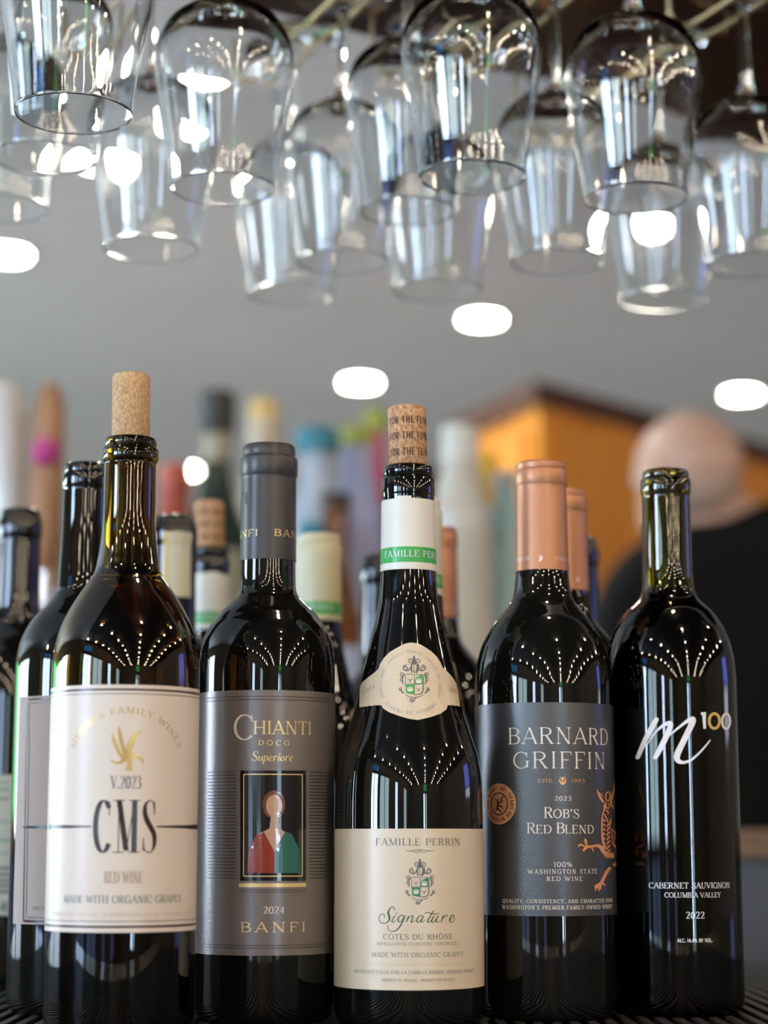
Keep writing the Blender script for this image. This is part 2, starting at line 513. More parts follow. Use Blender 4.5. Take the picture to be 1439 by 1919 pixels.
# ------------------------------------------------------------------ bottles as surfaces of revolution
class Bottle:
    """a bottle thing; its profile is measured from rows of the photograph at the bottle's own distance"""
    def __init__(self, name, px, pydeep, d, rows_top, rows_shoulder, label, cat='wine bottle', group='wine bottles standing on the bar'):
        # d: distance along the optical axis at the body; Y from it
        self.Y = d / cos(PITCH)
        self.X = (px - 719.5) * depth(self.Y, zat(pydeep, self.Y)) / FPX
        self.top = [self.rz(hw, py) for py, hw in rows_top]         # (r, z) crisp section (lip, neck ring), top first
        self.sh = [self.rz(hw, py) for py, hw in rows_shoulder]     # smooth section down to the body
        self.R = self.sh[-1][0]
        sm = catmull(self.sh, 5)
        foot = [(self.R, 0.010), (self.R * .985, 0.005), (self.R * .955, 0.0018), (self.R * .90, 0.0)]
        self.prof = self.top + [(min(r, self.R), z) for r, z in sm] + [(self.R, 0.05)] + foot
        self.root = empty(name, (self.X, self.Y, 0), label, cat, group)
    def rz(self, hw, py):
        z = zat(py, self.Y)
        return (hw * depth(self.Y, z) / FPX, z)
    def r(self, z):
        P = self.prof
        for (r0, z0), (r1, z1) in zip(P[:-1], P[1:]):
            if z0 >= z >= z1 and z0 > z1:
                return r1 + (r0 - r1) * (z - z1) / (z0 - z1)
        return P[-1][0] if z < P[-1][1] else P[0][0]
    def z(self, py):
        """height of the surface point seen on the axis line in row py"""
        return self.unp(None, py)[1]
    def unp(self, px, py):
        """surface point (angle, height) seen through a pixel"""
        ex = 0.0
        if px is None:
            dirx = None
        e = (959.5 - py) / FPX
        dy, dz = cos(PITCH) - e * sin(PITCH), sin(PITCH) + e * cos(PITCH)
        if px is None:
            dx = self.X / self.Y * dy
        else:
            dx = (px - 719.5) / FPX
        lo, best = None, None
        t0, t1, N = (self.Y - self.R - 0.02) / dy, (self.Y + 0.002) / dy, 120
        prev = None
        for k in range(N + 1):
            t = t0 + (t1 - t0) * k / N
            x, y, z = dx * t - self.X, dy * t - self.Y, CAMZ + dz * t
            g = math.hypot(x, y) - self.r(z)
            if best is None or g < best[0]:
                best = (g, t)
            if g <= 0:
                lo = (t0 + (t1 - t0) * (k - 1) / N, t)
                break
        if lo:
            ta, tb = lo
            for _ in range(24):
                t = (ta + tb) / 2
                if math.hypot(dx * t - self.X, dy * t - self.Y) > self.r(CAMZ + dz * t):
                    ta = t
                else:
                    tb = t
        else:
            t = best[1]
        x, y, z = dx * t - self.X, dy * t - self.Y, CAMZ + dz * t
        return math.atan2(x, -y), z
    def pt(self, th, z, off):
        r = self.r(z) + off
        return (r * sin(th), -r * cos(th), z)
    # ---- builders
    def glass(self, material, name='glass_body', wall=None, wine_py=None, wine_mat=None, seg=72):
        if wall is None:
            return lathe(name, self.prof + [(self.R * .6, 0.004), (0, 0.012)], material, self.root, seg)
        inner = []
        for r, z in reversed(self.prof):
            if z > 0.012:
                inner.append((max(r - wall, 0.0085) if r > 0.02 else max(min(r, self.top[-1][0]) - wall, 0.0085), z))
        inner = [(0, 0.013), (self.R * .5, 0.012), (self.R - wall - .004, 0.0125), (self.R - wall - .001, 0.0155), (self.R - wall, 0.020)] + inner
        inner[-1] = (inner[-1][0], self.prof[0][1])
        outer = [(self.prof[0][0] - .001, self.prof[0][1])] + self.prof + [(self.R * .6, 0.004), (0, 0.010)]
        o = lathe(name, inner + outer, material, self.root, seg, sharp=60)
        zl = self.z(wine_py)
        wp = [(0, 0.0108), (self.R * .55, 0.0055), (self.R * .88, 0.0012), (self.R * .95, 0.0032), (self.R - .0016, 0.008)] + [(r + .0004, z) for r, z in inner[4:] if z < zl]
        wp += [(wp[-1][0], zl), (0, zl)]
        lathe('wine', wp, wine_mat, self.root, seg)
        return o
    def band(self, name, py0, py1, material, off=0.00025, th0=-PI, th1=PI, parent=None, zs=None, n=None):
        """wrap (label, capsule sleeve, ring) between two rows; closed shell with thickness"""
        z1, z0 = zs if zs else (self.z(py0), self.z(py1))
        full = th1 - th0 > 2 * PI - 1e-4
        zz = sorted({z0, z1} | {z for _, z in self.prof if z0 < z < z1})
        n = n or max(4, int((th1 - th0) / (2 * PI) * 72))
        v, f = [], []
        m = n if full else n + 1
        for z in zz:
            for k in range(m):
                v.append(self.pt(th0 + (th1 - th0) * k / n, z, off))
        for i in range(len(zz) - 1):
            for k in range(n):
                k2 = (k + 1) % m
                f.append((i * m + k, i * m + k2, (i + 1) * m + k2, (i + 1) * m + k))
        # edge skirts give the sheet its thickness
        b = len(v)
        for zi in (0, len(zz) - 1):
            for k in range(m):
                v.append(self.pt(th0 + (th1 - th0) * k / n, zz[zi], 0.00003))
        for k in range(n):
            k2 = (k + 1) % m
            f.append((b + k, b + k2, k2, k))
            t = (len(zz) - 1) * m
            f.append((t + k, t + k2, b + m + k2, b + m + k))
        return meshobj(name, v, f, material, parent or self.root, True, 40)
    def polys(self, name, polys, material, parent, off=0.00036):
        """polygons in (angle, height)"""
        v, f = [], []
        for q in polys:
            k = len(v)
            v += [self.pt(th, z, off) for th, z in q]
            f.append(tuple(range(k, k + len(q))))
        o = meshobj(name, v, f, material, parent)
        return o
    def text(self, name, s, x0, x1, ytop, ybase, material, parent, off=0.00038, **kw):
        mx = (x0 + x1) / 2
        t0, zb = self.unp(x0, ybase)
        t1, _ = self.unp(x1, ybase)
        _, zb = self.unp(mx, ybase)
        _, zt = self.unp(mx, ytop)
        R = self.r(zb)
        P = text_polys(s, (t1 - t0) * R, zt - zb, **kw)
        return self.polys(name, [[(t0 + x / R, zb + y) for x, y in q] for q in P], material, parent, off)
    def text_th(self, name, s, t0, t1, ytop, ybase, material, parent, off=0.00038, **kw):
        zb, zt = self.z(ybase), self.z(ytop)
        R = self.r(zb)
        P = text_polys(s, (t1 - t0) * R, zt - zb, **kw)
        return self.polys(name, [[(t0 + x / R, zb + y) for x, y in q] for q in P], material, parent, off)
    def arc_text(self, name, s, cxy, radius_px, a0, a1, hpx, material, parent, off=0.00038, ys=1.0, **kw):
        """text round a circle (pixel centre and radius); angles in degrees clockwise from the top"""
        t0, z0 = self.unp(*cxy)
        R = self.r(z0)
        u = depth(self.Y - R, z0) / FPX
        rr = radius_px * u
        P = text_polys(s, rr * rad(a1 - a0), hpx * u, **kw)
        out = []
        for q in P:
            g = []
            for x, y in q:
                an = rad(a0) + x / rr
                g.append((t0 + (rr + y) * sin(an) / R, z0 + (rr + y) * cos(an) * ys))
            out.append(g)
        return self.polys(name, out, material, parent, off)
    def px_strokes(self, name, strokes, org, scale, material, parent, off=0.00038, grow=0.0, n=5):
        """painted strokes traced as (x, y, width) in a crop with origin org and magnification scale"""
        out = []
        for s in strokes:
            q = catmull(s, n) if len(s) > 2 else s
            for f in _strip([(b[0], b[1]) for b in q], [max(b[2] + grow, 1) for b in q]):
                out.append([self.unp(org[0] + x / scale, org[1] + y / scale) for x, y in f])
        return self.polys(name, out, material, parent, off)
    def px_fill(self, name, outline, material, parent, off=0.00036, rows=24, maxw=12):
        P = fill_polys(outline, rows, maxw)
        return self.polys(name, [[self.unp(x, y) for x, y in q] for q in P], material, parent, off)
    def ring(self, name, py, hpx, material, parent, x0=None, x1=None, off=0.00038, taper=None):
        """thin printed line round the label"""
        z = self.z(py)
        u = self.Y / FPX
        t0 = self.unp(x0, py)[0] if x0 is not None else -1.55
        t1 = self.unp(x1, py)[0] if x1 is not None else 1.55
        n = 40
        out = []
        for k in range(n):
            a0, a1 = t0 + (t1 - t0) * k / n, t0 + (t1 - t0) * (k + 1) / n
            h0 = h1 = hpx * u / 2
            if taper:
                h0 = u / 2 * (taper[0] + (taper[1] - taper[0]) * k / n)
                h1 = u / 2 * (taper[0] + (taper[1] - taper[0]) * (k + 1) / n)
            out.append([(a0, z - h0), (a1, z - h1), (a1, z + h1), (a0, z + h0)])
        return self.polys(name, out, material, parent, off)
    def ellipse_fill(self, name, cxy, rpx, material, parent, off=0.0003, rin=0.0, seg=40, rpy=None):
        t0, z0 = self.unp(*cxy)
        R = self.r(z0)
        u = depth(self.Y - R, z0) / FPX
        A, B = rpx * u, (rpy or rpx) * u
        out = []
        for j in range(6):
            f0, f1 = rin + (1 - rin) * j / 6, rin + (1 - rin) * (j + 1) / 6
            for k in range(seg):
                p0, p1 = 2 * PI * k / seg, 2 * PI * (k + 1) / seg
                out.append([(t0 + A * f * cos(q) / R, z0 + B * f * sin(q)) for f, q in ((f0, p0), (f1, p0), (f1, p1), (f0, p1))])
        return self.polys(name, out, material, parent, off)
    def capsule(self, name, py_bottom, material, off=0.0004):
        """foil sleeve over the lip and neck, closed over the mouth"""
        zb = self.z(py_bottom)
        pr = [(r + off, z) for r, z in self.prof if z > zb] + [(self.r(zb) + off, zb), (self.r(zb) + .00003, zb)]
        zt = self.prof[0][1]
        pr = [(0, zt + off), (pr[0][0] * .86, zt + off * .9)] + [(pr[0][0] * .97, zt)] + pr
        return lathe(name, pr, material, self.root, 64)
    def cork(self, py_top, r, material, lean=(0, 0), name='cork'):
        zl = self.prof[0][1]
        zt = zat(py_top, self.Y)
        o = lathe(name, [(0, zt), (r * .80, zt), (r * .93, zt - .0004), (r, zt - .0016), (r * 1.0, (zt + zl) / 2), (r * 1.005, zl), (r * .93, zl - .002), (0.0095, zl - .006), (0.0095, zl - .012), (0, zl - .012)], material, self.root, 40)
        M = Matrix.Translation((0, 0, zl)) @ Matrix.Rotation(lean[1], 4, 'Y') @ Matrix.Rotation(lean[0], 4, 'X') @ Matrix.Translation((0, 0, -zl))
        o.data.transform(M)
        return o, M, zt, zl
# ================================================================== the room (turned 24 degrees against the bottle row)
RB = Vector((0.407, -0.914, 0))     # direction towards the far end of the room behind the camera
RL = Vector((0.914, 0.407, 0))      # to its right
RO = Vector((0, 1.1, 0))
ROT = math.atan2(RL.y, RL.x)        # box x axis along RL, y axis along -RB
def room(b, lat, z):
    q = RO + RB * b + RL * lat
    return (q.x, q.y, z)
ceil_m = mat('grey_ceiling_paint', (0.78, 0.79, 0.77), 0.8, noise=(0.9, (0.74, 0.75, 0.73), 2, (1, 1, 1)))
wall_m = mat('warm_wall_paint', (0.30, 0.26, 0.22), 0.7, noise=(1.5, (0.27, 0.23, 0.19), 2, (1, 1, 1)))
floor_m = mat('brown_floor', (0.24, 0.23, 0.21), 0.45, noise=(6, (0.17, 0.16, 0.15), 3, (1, 8, 1)))
trim_m = mat('dark_window_frame', (0.03, 0.03, 0.035), 0.4)
cabinet_wood = mat('amber_wood', (0.74, 0.29, 0.03), 0.38, noise=(4, (0.60, 0.195, 0.015), 5, (6, 6, 0.6)))
cabinet_dark = mat('dark_trim_wood', (0.10, 0.035, 0.015), 0.4, noise=(9, (0.06, 0.02, 0.01), 4, (4, 4, 0.8)))
mahogany = mat('mahogany_wood', (0.085, 0.020, 0.010), 0.42, noise=(10, (0.045, 0.011, 0.006), 4, (1, 9, 1)))
B0, B1, L0, L1 = -9.2, 10.0, -4.2, 5.2
bc, lc = (B0 + B1) / 2, (L0 + L1) / 2
def room_box(name, b, lat, z, s, m, parent=None):
    return boxobj(name, room(b, lat, z), s, m, parent, rz=ROT)
zc_, zh = (FLOOR_Z + CEIL_Z) / 2, CEIL_Z - FLOOR_Z
struct(room_box('floor', bc, lc, FLOOR_Z - .05, (L1 - L0 + .4, B1 - B0 + .4, .1), floor_m))
struct(room_box('ceiling', bc, lc, CEIL_Z + .05, (L1 - L0 + .4, B1 - B0 + .4, .1), ceil_m))
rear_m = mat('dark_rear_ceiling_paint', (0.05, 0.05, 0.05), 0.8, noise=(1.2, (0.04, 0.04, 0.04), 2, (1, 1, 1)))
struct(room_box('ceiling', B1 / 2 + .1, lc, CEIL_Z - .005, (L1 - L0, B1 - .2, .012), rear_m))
struct(room_box('wall_left', bc, L0 - .1, zc_, (.2, B1 - B0 + .4, zh), wall_m))
struct(room_box('wall_right', bc, L1 + .1, zc_, (.2, B1 - B0 + .4, zh), wall_m))
struct(room_box('wall_back', B0 - .1, lc, zc_, (L1 - L0, .2, zh), mat('tan_wall_paint', (0.42, 0.25, 0.14), 0.7, noise=(1.5, (0.36, 0.20, 0.10), 2, (1, 1, 1)))))
struct(room_box('wall_front', B1 + .1, lc, zc_, (L1 - L0, .2, zh), wall_m))
soffit_m = mat('pale_soffit_paint', (0.62, 0.68, 0.70), 0.7)
struct(room_box('trim_1', -6.3, -1.6, CEIL_Z - .13, (3.6, .5, .26), soffit_m))

def daylight(name, col, s):
    return mat(name, (0.02, 0.02, 0.02), 0.1, emis=col, es=s)
day_blue = daylight('daylit_pane', (0.50, 0.69, 1.0), WINDOW_L)
day_teal = daylight('daylit_pane_tinted', (0.55, 0.78, 0.86), WINDOW_L * .25)
day_fill = daylight('daylit_pane_fill', (0.70, 0.84, 1.0), WINDOW_L * .66)
street_m = daylight('shaded_street_pane', (0.42, 0.58, 1.0), WINDOW_L * .035)
def window(n, b, w, pane_m, z0=-.75, z1=1.12):
    """street window on the left wall: frame, mullion and daylit panes"""
    o = struct(empty('window_%d' % n, room(b, L0, z0), rz=ROT))
    hh = z1 - z0
    def part(nm, y, z, s, m):
        q = boxobj(nm, (s[0] / 2 + .001, y, z), s, m, o)
        return q
    zs = .06 - z0                                   # the transom: sky above, the shaded street below
    for s in (-1, 1):
        part('window_pane', s * w / 4, (hh + zs) / 2, (.02, w / 2 - .05, hh - zs - .05), pane_m)
        part('window_pane', s * w / 4, zs / 2, (.02, w / 2 - .05, zs - .05), street_m)
    part('window_transom', 0, zs, (.06, w, .06), trim_m)
    part('window_frame', 0, hh, (.07, w + .1, .08), trim_m)
    part('window_sill', 0, 0, (.12, w + .16, .08), trim_m)
    for s in (-1, 0, 1):
        part('window_mullion', s * (w / 2), hh / 2, (.06, .06, hh), trim_m)
for n, (b, w, m) in enumerate([(4.4, .6, day_blue), (2.2, 1.4, day_teal), (.72, 1.0, day_blue), (-3.3, 1.7, day_fill), (-5.4, 1.7, day_fill), (-7.6, 1.7, day_fill), (7.2, 1.2, day_teal)]):  # the windows ahead of the bottles are added out of view to brighten the ceiling
    window(n + 1, b, w, m)
# glazed street door under the green sign at the far end
dr = struct(empty('door_1', room(B1, .1, FLOOR_Z), rz=ROT))
boxobj('door_pane', (-.28, .012, 1.25), (.30, .02, 1.7), day_blue, dr)
boxobj('door_pane', (.28, .012, 1.25), (.30, .02, 1.7), day_teal, dr)
for x in (-.5, 0, .5):
    boxobj('door_stile', (x, .03, 1.1), (.16, .06, 2.2), trim_m, dr)
for z in (.12, 2.16):
    boxobj('door_rail', (0, .031, z), (1.16, .062, .2), trim_m, dr)

# ---- lit signs at the far end and on the side walls (seen as reflections in the bottles)
def sign(name, b, lat, z, s, col, st, label, rz, strip=None):
    e = empty(name, room(b, lat, z), label, 'sign', rz=rz)
    boxobj('sign_case', (0, 0, 0), (s[0], .06, s[1]), trim_m, e)
    boxobj('lit_face', (0, .035, 0), (s[0] - .04, .012, s[1] - .04), mat(name + '_face', (.02, .02, .02), .3, emis=col, es=st), e)
    if strip:
        boxobj('lit_strip', (0, .036, -s[1] / 2 - .1), (s[0] * .9, .02, .16), mat(name + '_strip', (.02, .02, .02), .3, emis=strip, es=st * .8), e)
    return e
sign('green_sign', B1 - .04, .1, 1.32, (.9, .42), (0.06, 0.8, 0.16), 6, 'green lit sign above the glazed street door', ROT)
sign('blue_screen', .9, L1 - .04, .95, (1.1, .75), (0.16, 0.22, 1.0), 8, 'blue lit screen with a white strip on the right wall', ROT + PI / 2, (0.8, .85, 1))
sign('blue_window_sign', .72, L0 + .1, 1.30, (1.0, .28), (0.03, 0.35, 1.0), 5, 'blue lit sign above a street window', ROT - PI / 2)
sign('yellow_neon_tube', -.1, L0 + .1, .3, (.16, 1.6), (0.75, 0.8, 0.05), 3, 'tall yellow lit tube beside a street window', ROT - PI / 2)

sign('green_neon_sign', B0 + .06, -3.0, .75, (1.8, 1.1), (0.05, 0.9, 0.2), 9, 'green lit sign on the far wall left of the bottles', ROT + PI)

# ---- string lights: strands of globe bulbs along the room
bulb_m = mat('warm_bulb', (0.02, 0.02, 0.02), 0.2, emis=(1.0, 0.80, 0.58), es=BULB_L)
cable_m = mat('black_cable', (0.01, 0.01, 0.01), 0.5)
bulb_mesh = None
for k, lat in enumerate((-3.3, -1.6, .15, 1.85, 3.5)):
    e = empty('string_light', room(.35, lat, CEIL_Z - .02), ['strand of warm globe string lights nearest the street windows', 'second strand of globe string lights from the street windows', 'middle strand of globe string lights leading to the green sign', 'second strand of globe string lights from the blue screen', 'strand of warm globe string lights nearest the blue screen'][k], 'string light', 'string lights under the ceiling', rz=ROT)
    pts = []
    n = 10
    for i in range(n):
        d = i * .95 + (.3 if k % 2 else 0)
        pts.append((0, -d, 0 if i in (0, n - 1) else -.06))
        if bulb_mesh is None:
            bo = lathe('bulb', [(0, -.115), (.018, -.112), (.036, -.097), (.041, -.076), (.034, -.054), (.013, -.036), (.011, -.012), (0, -.01)], bulb_m, e, 12)
            bulb_mesh = bo.data
        else:
            bo = link(bpy.data.objects.new('bulb', bulb_mesh))
            bo.parent = e
        bo.location = (0, -d, -.05)
    tube('cable', catmull(pts, 3), .004, cable_m, e, 6)

# ---- recessed downlights in the ceiling in view, and a few more behind
down_m = mat('downlight_lens', (0.02, 0.02, 0.02), 0.3, emis=(1.0, 0.95, 0.80), es=DOWN_L)
ring_m = mat('white_trim_ring', (0.75, 0.75, 0.72), 0.5)
def downlight(px, py, label, r=.055):
    Y = (CEIL_Z - CAMZ) / tan(elev(py))
    x = (px - 719.5) * depth(Y, CEIL_Z) / FPX
    e = empty('recessed_downlight', (x, Y, CEIL_Z), label, 'downlight', 'recessed ceiling downlights')
    lathe('trim_ring', [(r, -.001), (r + .003, -.007), (r + .018, -.006), (r + .022, 0)], ring_m, e, 28)
    lathe('lens', [(0, -.006), (r * .7, -.0055), (r, -.003)], down_m, e, 28)
    ld = bpy.data.lights.new('downlight_beam', 'SPOT')
    ld.energy = 90
    ld.color = (1, .94, .86)
    ld.spot_size = rad(120)
    ld.spot_blend = .7
    ld.shadow_soft_size = r
    lo = bpy.data.objects.new('downlight_beam', ld)
    link(lo)
    lo.parent = e
    lo.location = (0, 0, -.02)
for px, py, lb in [(675, 715, 'round white ceiling downlight above the cork of the cream-necked bottle'),
                   (1390, 737, 'round white ceiling downlight at the right edge above the person'),
                   (345, 880, 'low round ceiling downlight right of the tallest corked bottle'),
                   (903, 596, 'bright round ceiling downlight below the hanging glasses right of centre'),
                   (1213, 415, 'bright round ceiling downlight seen through the right hanging glasses'),
                   (190, 297, 'bright round ceiling downlight beside the leftmost hanging glasses'),
                   (12, 474, 'round ceiling downlight cut by the left edge'),
                   (362, 124, 'ceiling downlight seen through the top of a hanging glass left of centre')]:
    downlight(px, py, lb)

# ---- bar counter with its ribbed rubber mat
bar_m = mat('dark_bar_wood', (0.055, 0.030, 0.018), 0.3, noise=(8, (0.03, 0.016, 0.01), 4, (1, 7, 1)))
ctr = empty('bar_counter', (0, 1.1, FLOOR_Z), 'dark wooden bar counter under the row of wine bottles', 'counter')
boxobj('counter_top', (0, 0, -FLOOR_Z - .028), (3.4, 1.1, .044), bar_m, ctr, bevel=.006)
boxobj('counter_base', (0, 0, (-FLOOR_Z - .05) / 2), (3.3, .9, -FLOOR_Z - .05), cabinet_dark, ctr)
rub_m = mat('dark_rubber', (0.030, 0.024, 0.018), 0.5, noise=(150, (0.018, 0.014, 0.011), 2, (1, 1, 1)))
mt = empty('bar_mat', (0, 1.19, 0), 'dark ribbed rubber bar mat under the bottles', 'mat')
boxobj('mat_base', (0, 0, -.0045), (1.1, .86, .003), rub_m, mt)
rv, rf = box((0, 0, 0), (.0045, .86, .003))
ribm = None
for k in range(112):
    x = -.545 + k * .0098
    if ribm is None:
        o = boxobj('rib', (x, 0, -.0015), (.0048, .85, .003), rub_m, mt, bevel=.0008)
        ribm = o.data
    else:
        o = link(bpy.data.objects.new('rib', ribm))
        o.parent = mt
        o.location = (x, 0, -.0015)

# ---- overhead wooden canopy carrying the glass rack
CZ = .74
E1, E2 = Vector((-.034, 1.527)), Vector((.3555, 1.769))
ed = (E2 - E1).normalized()
en = Vector((ed.y, -ed.x))           # towards the camera side
c4 = [E1 - ed * .55, E2 + ed * .5, E2 + ed * .5 + en * .47, E1 - ed * .55 + en * .47]
v = [(q.x, q.y, z) for z in (CZ, CZ + .10) for q in c4]
can = empty('glass_rack_canopy', (E1.x, E1.y, CZ), 'dark red-brown wooden canopy above the hanging wine glasses', 'canopy')
v = [(q[0] - E1.x, q[1] - E1.y, q[2] - CZ) for q in v]
meshobj('canopy_board', v, [(3, 2, 1, 0), (4, 5, 6, 7), (0, 1, 5, 4), (1, 2, 6, 5), (2, 3, 7, 6), (3, 0, 4, 7)], mahogany, can)
# battens screwed under the board along the rails, and rods up to the ceiling
rod_m = mat('dark_steel', (0.10, 0.09, 0.08), 0.35, metal=.9)
for q in (c4[0] * .85 + c4[2] * .15, c4[1] * .85 + c4[3] * .15, c4[2] * .85 + c4[0] * .15, c4[3] * .85 + c4[1] * .15):
    tube('hanger_rod', [(q.x - E1.x, q.y - E1.y, .10), (q.x - E1.x, q.y - E1.y, CEIL_Z - CZ)], .008, rod_m, can)
# ================================================================== wine glasses hanging from wire rails
wire_m = mat('brass_wire', (0.55, 0.40, 0.20), 0.3, metal=.9)
BOWL_H, STEM_H = .122, .082
def glass_profile(s):
    """closed outline of an upside-down wine glass, rim at z = 0"""
    t = .0011
    out = [(.0326, .0002), (.03285, .0007), (.0330, .0016)] + catmull([(.0332, .0035), (.0348, .018), (.0385, .042), (.0425, .066), (.0438, .082), (.0418, .097), (.0345, .110), (.0225, .1185), (.0105, .1235), (.0058, .130), (.0042, .142), (.0036, .165), (.0038, .188), (.0058, .198), (.014, .2025), (.028, .2045), (.0365, .2055)], 4)
    top = [(.0370, .2063), (.0366, .2071), (.015, .2078), (0, .2080)]
    inn = catmull([(0, .1192), (.009, .1185), (.0205, .1160), (.0325, .1080), (.0406, .0955), (.0428, .082), (.0415, .066), (.0376, .042), (.0340, .018), (.0325, .0035)], 4) + [(.0323, .0016), (.0322, .0007), (.0323, .0002)]
    return [(r * s, z * s) for r, z in inn + [(.03245, 0)] + out + top]
GL = [  # px, py of the rim centre, rim height above the camera, scale, label
 (137, 215, .400, 1.0, 'nearest wine glass hanging at the top left corner with its rim lowest to the front'),
 (418, 355, .400, 1.0, 'clear hanging wine glass left of centre with its whole rim showing above the dark capsule'),
 (885, 334, .400, 1.0, 'large clear hanging wine glass right of centre with rim above the copper capsule'),
 (1192, 374, .400, 1.0, 'clear hanging wine glass on the right with a downlight shining below its rim'),
 (83, 297, .425, 1.0, 'hanging wine glass directly behind the nearest one at the left corner'),
 (0, 392, .425, 1.0, 'hanging wine glass half cut by the left edge behind two others'),
 (283, 468, .400, 1.0, 'blurred hanging wine glass above the left corked bottle'),
 (765, 398, .414, .98, 'hanging wine glass partly behind the large glass right of centre'),
 (642, 492, .405, .98, 'blurred hanging wine glass in the middle above the ceiling downlight'),
 (545, 553, .410, 1.0, 'lowest blurred hanging wine glass left of the middle'),
 (820, 546, .400, 1.0, 'blurred hanging wine glass beside the bright downlight in the middle'),
 (1045, 492, .400, 1.0, 'blurred hanging wine glass between the two large right glasses'),
 (1245, 565, .400, 1.0, 'lowest blurred hanging wine glass on the right'),
 (1408, 498, .400, 1.0, 'hanging wine glass cut by the right edge of the picture'),
]
RAILS = [[2, 7, 8, 9], [3, 11], [13, 12], [1, 6], [0, 4, 5], [10]]
gpos = []
gmesh = {}
for i, (px, py, H_, s, lb) in enumerate(GL):
    Y = H_ / tan(elev(py))
    x = (px - 719.5) * depth(Y, CAMZ + H_) / FPX
    gpos.append(Vector((x, Y, CAMZ + H_)))
    if s not in gmesh:
        o = lathe('wine_glass', glass_profile(s), clear_glass, None, 56, sharp=0)
        gmesh[s] = o.data
    else:
        o = link(bpy.data.objects.new('wine_glass', gmesh[s]))
    o.location = gpos[-1]
    o.rotation_euler = (0, 0, i * .7)
    tag(o, lb, 'wine glass', 'wine glasses hanging upside down from the rack')
for k, ids in enumerate(RAILS):
    pts = [gpos[i] for i in ids]
    d = Vector((-.41, .91, 0)).normalized()
    c = sum((Vector((q.x, q.y, 0)) for q in pts), Vector()) / len(pts)
    nrm = Vector((d.y, -d.x, 0))
    zr = max(q.z + .2005 * GL[i][3] for q, i in zip(pts, ids)) - .006
    for i, q in zip(ids, pts):
        zr = min(zr, q.z + .1975)
    e = empty('glass_rail', (c.x, c.y, zr), ['wire glass rail above the middle row of hanging glasses', 'wire glass rail above the right row of hanging glasses', 'wire glass rail at the far right under the canopy', 'wire glass rail left of centre under the canopy', 'wire glass rail above the glasses at the left corner', 'short wire glass rail behind the large glass right of centre'][k], 'glass rail', 'wire rails under the canopy')
    def follow(t):
        """sideways offset and height of the row at t along the rail"""
        acc = hz = ww = 0
        for q, i in zip(pts, ids):
            rel = Vector((q.x, q.y, 0)) - c
            wgt = math.exp(-((t - rel.dot(d)) / .035) ** 2) + math.exp(-abs(t - rel.dot(d)) / .03) * 1e-2
            acc += rel.dot(nrm) * wgt
            hz += (q.z + .1972 * GL[i][3] - zr) * wgt
            ww += wgt
        return acc / ww, hz / ww
    for s in (-1, 1):
        w0 = []
        n_ = 25 if len(ids) > 1 else 9
        ts = [(-.24 if n_ > 9 else -.08) + .02 * j for j in range(n_)]
        tg = [(Vector((q.x, q.y, 0)) - c).dot(d) for q in pts]
        free = [j for j in range(1, n_ - 1) if min(abs(ts[j] - g) for g in tg) > .043]
        for t in ts:
            o_, z_ = follow(t)
            w0.append(d * t + nrm * (o_ + s * .0118) + Vector((0, 0, z_)))
        tube('wire', [tuple(q) for q in w0], .0022, wire_m, e, 8)
        for j in sorted({free[0], free[len(free) // 2], free[-1]}):
            q = w0[j]
            a_ = nrm * (s * .014)
            tube('wire_hanger', [tuple(q), tuple(q + a_ * .7 + Vector((0, 0, .001))), tuple(q + a_ + Vector((0, 0, .008))), (q.x + a_.x, q.y + a_.y, CZ - zr)], .0022, wire_m, e, 8)

# ================================================================== the front row of bottles
# ---- 1: bottle with the white label and plain cork
cms = Bottle('wine_bottle', 231, 1500, 1.015,
    [(822, 43), (824, 47), (828, 48.5), (836, 48.5), (839.5, 47), (841, 51), (844, 52.8), (862, 52.8), (867, 51), (869, 48.5)],
    [(872, 48.6), (930, 49), (985, 50), (1020, 53), (1050, 57.5), (1075, 63), (1099, 79), (1128, 98), (1157, 114), (1186, 126), (1215, 133), (1250, 136.5), (1285, 137.2)],
    'tallest wine bottle with a plain cork and a large white label with gold eagle')
cms.glass(olive_glass, wall=.0032, wine_py=1283, wine_mat=wine_m)
cms.cork(702, .0099, cork_m, (0, rad(-.6)))
lab = cms.band('front_label', 1283, 1748, cms_paper, th0=-1.75, th1=1.75)
cms.ring('label_rule', 1292, 3.6, ink_brown, lab)
cms.ring('label_rule', 1300, 1.2, ink_brown, lab)
cms.ring('label_rule', 1727, 1.2, ink_brown, lab)
cms.ring('label_rule', 1737, 4.0, ink_brown, lab)
cms.ring('label_bar', 1549, 4, ink_brown, lab, 93, 172, taper=(9, 2.5))
cms.ring('label_bar', 1549, 4, ink_brown, lab, 293, 371, taper=(2.5, 10))
dark_gold = mat('dark_gold_foil', (0.50, 0.35, 0.13), 0.32, metal=0.7)
cms.arc_text('winery_lettering', 'HEDGES FAMILY WINES', (237, 1455), 118, -63, 63, 12, dark_gold, lab, T=.17, H=.08, track=16)
EAG = [[(880, 425, 12), (830, 440, 40), (780, 500, 66), (745, 580, 72), (725, 640, 60), (730, 720, 70)],
       [(620, 370, 10), (625, 430, 40), (640, 520, 46), (660, 600, 40), (690, 690, 50)],
       [(545, 450, 16), (560, 520, 44), (590, 600, 46), (630, 680, 40), (690, 730, 40)],
       [(620, 790, 16), (650, 760, 44), (700, 720, 60), (770, 690, 60), (800, 720, 40)],
       [(520, 740, 8), (560, 770, 26), (620, 780, 30), (680, 750, 30)],
       [(780, 730, 30), (830, 720, 34), (870, 740, 40), (885, 790, 14)],
       [(730, 720, 60), (735, 790, 56), (730, 840, 70), (728, 868, 84)]]
cms.px_strokes('eagle_emblem', EAG, (120, 1300), 6.0, dark_gold, lab)
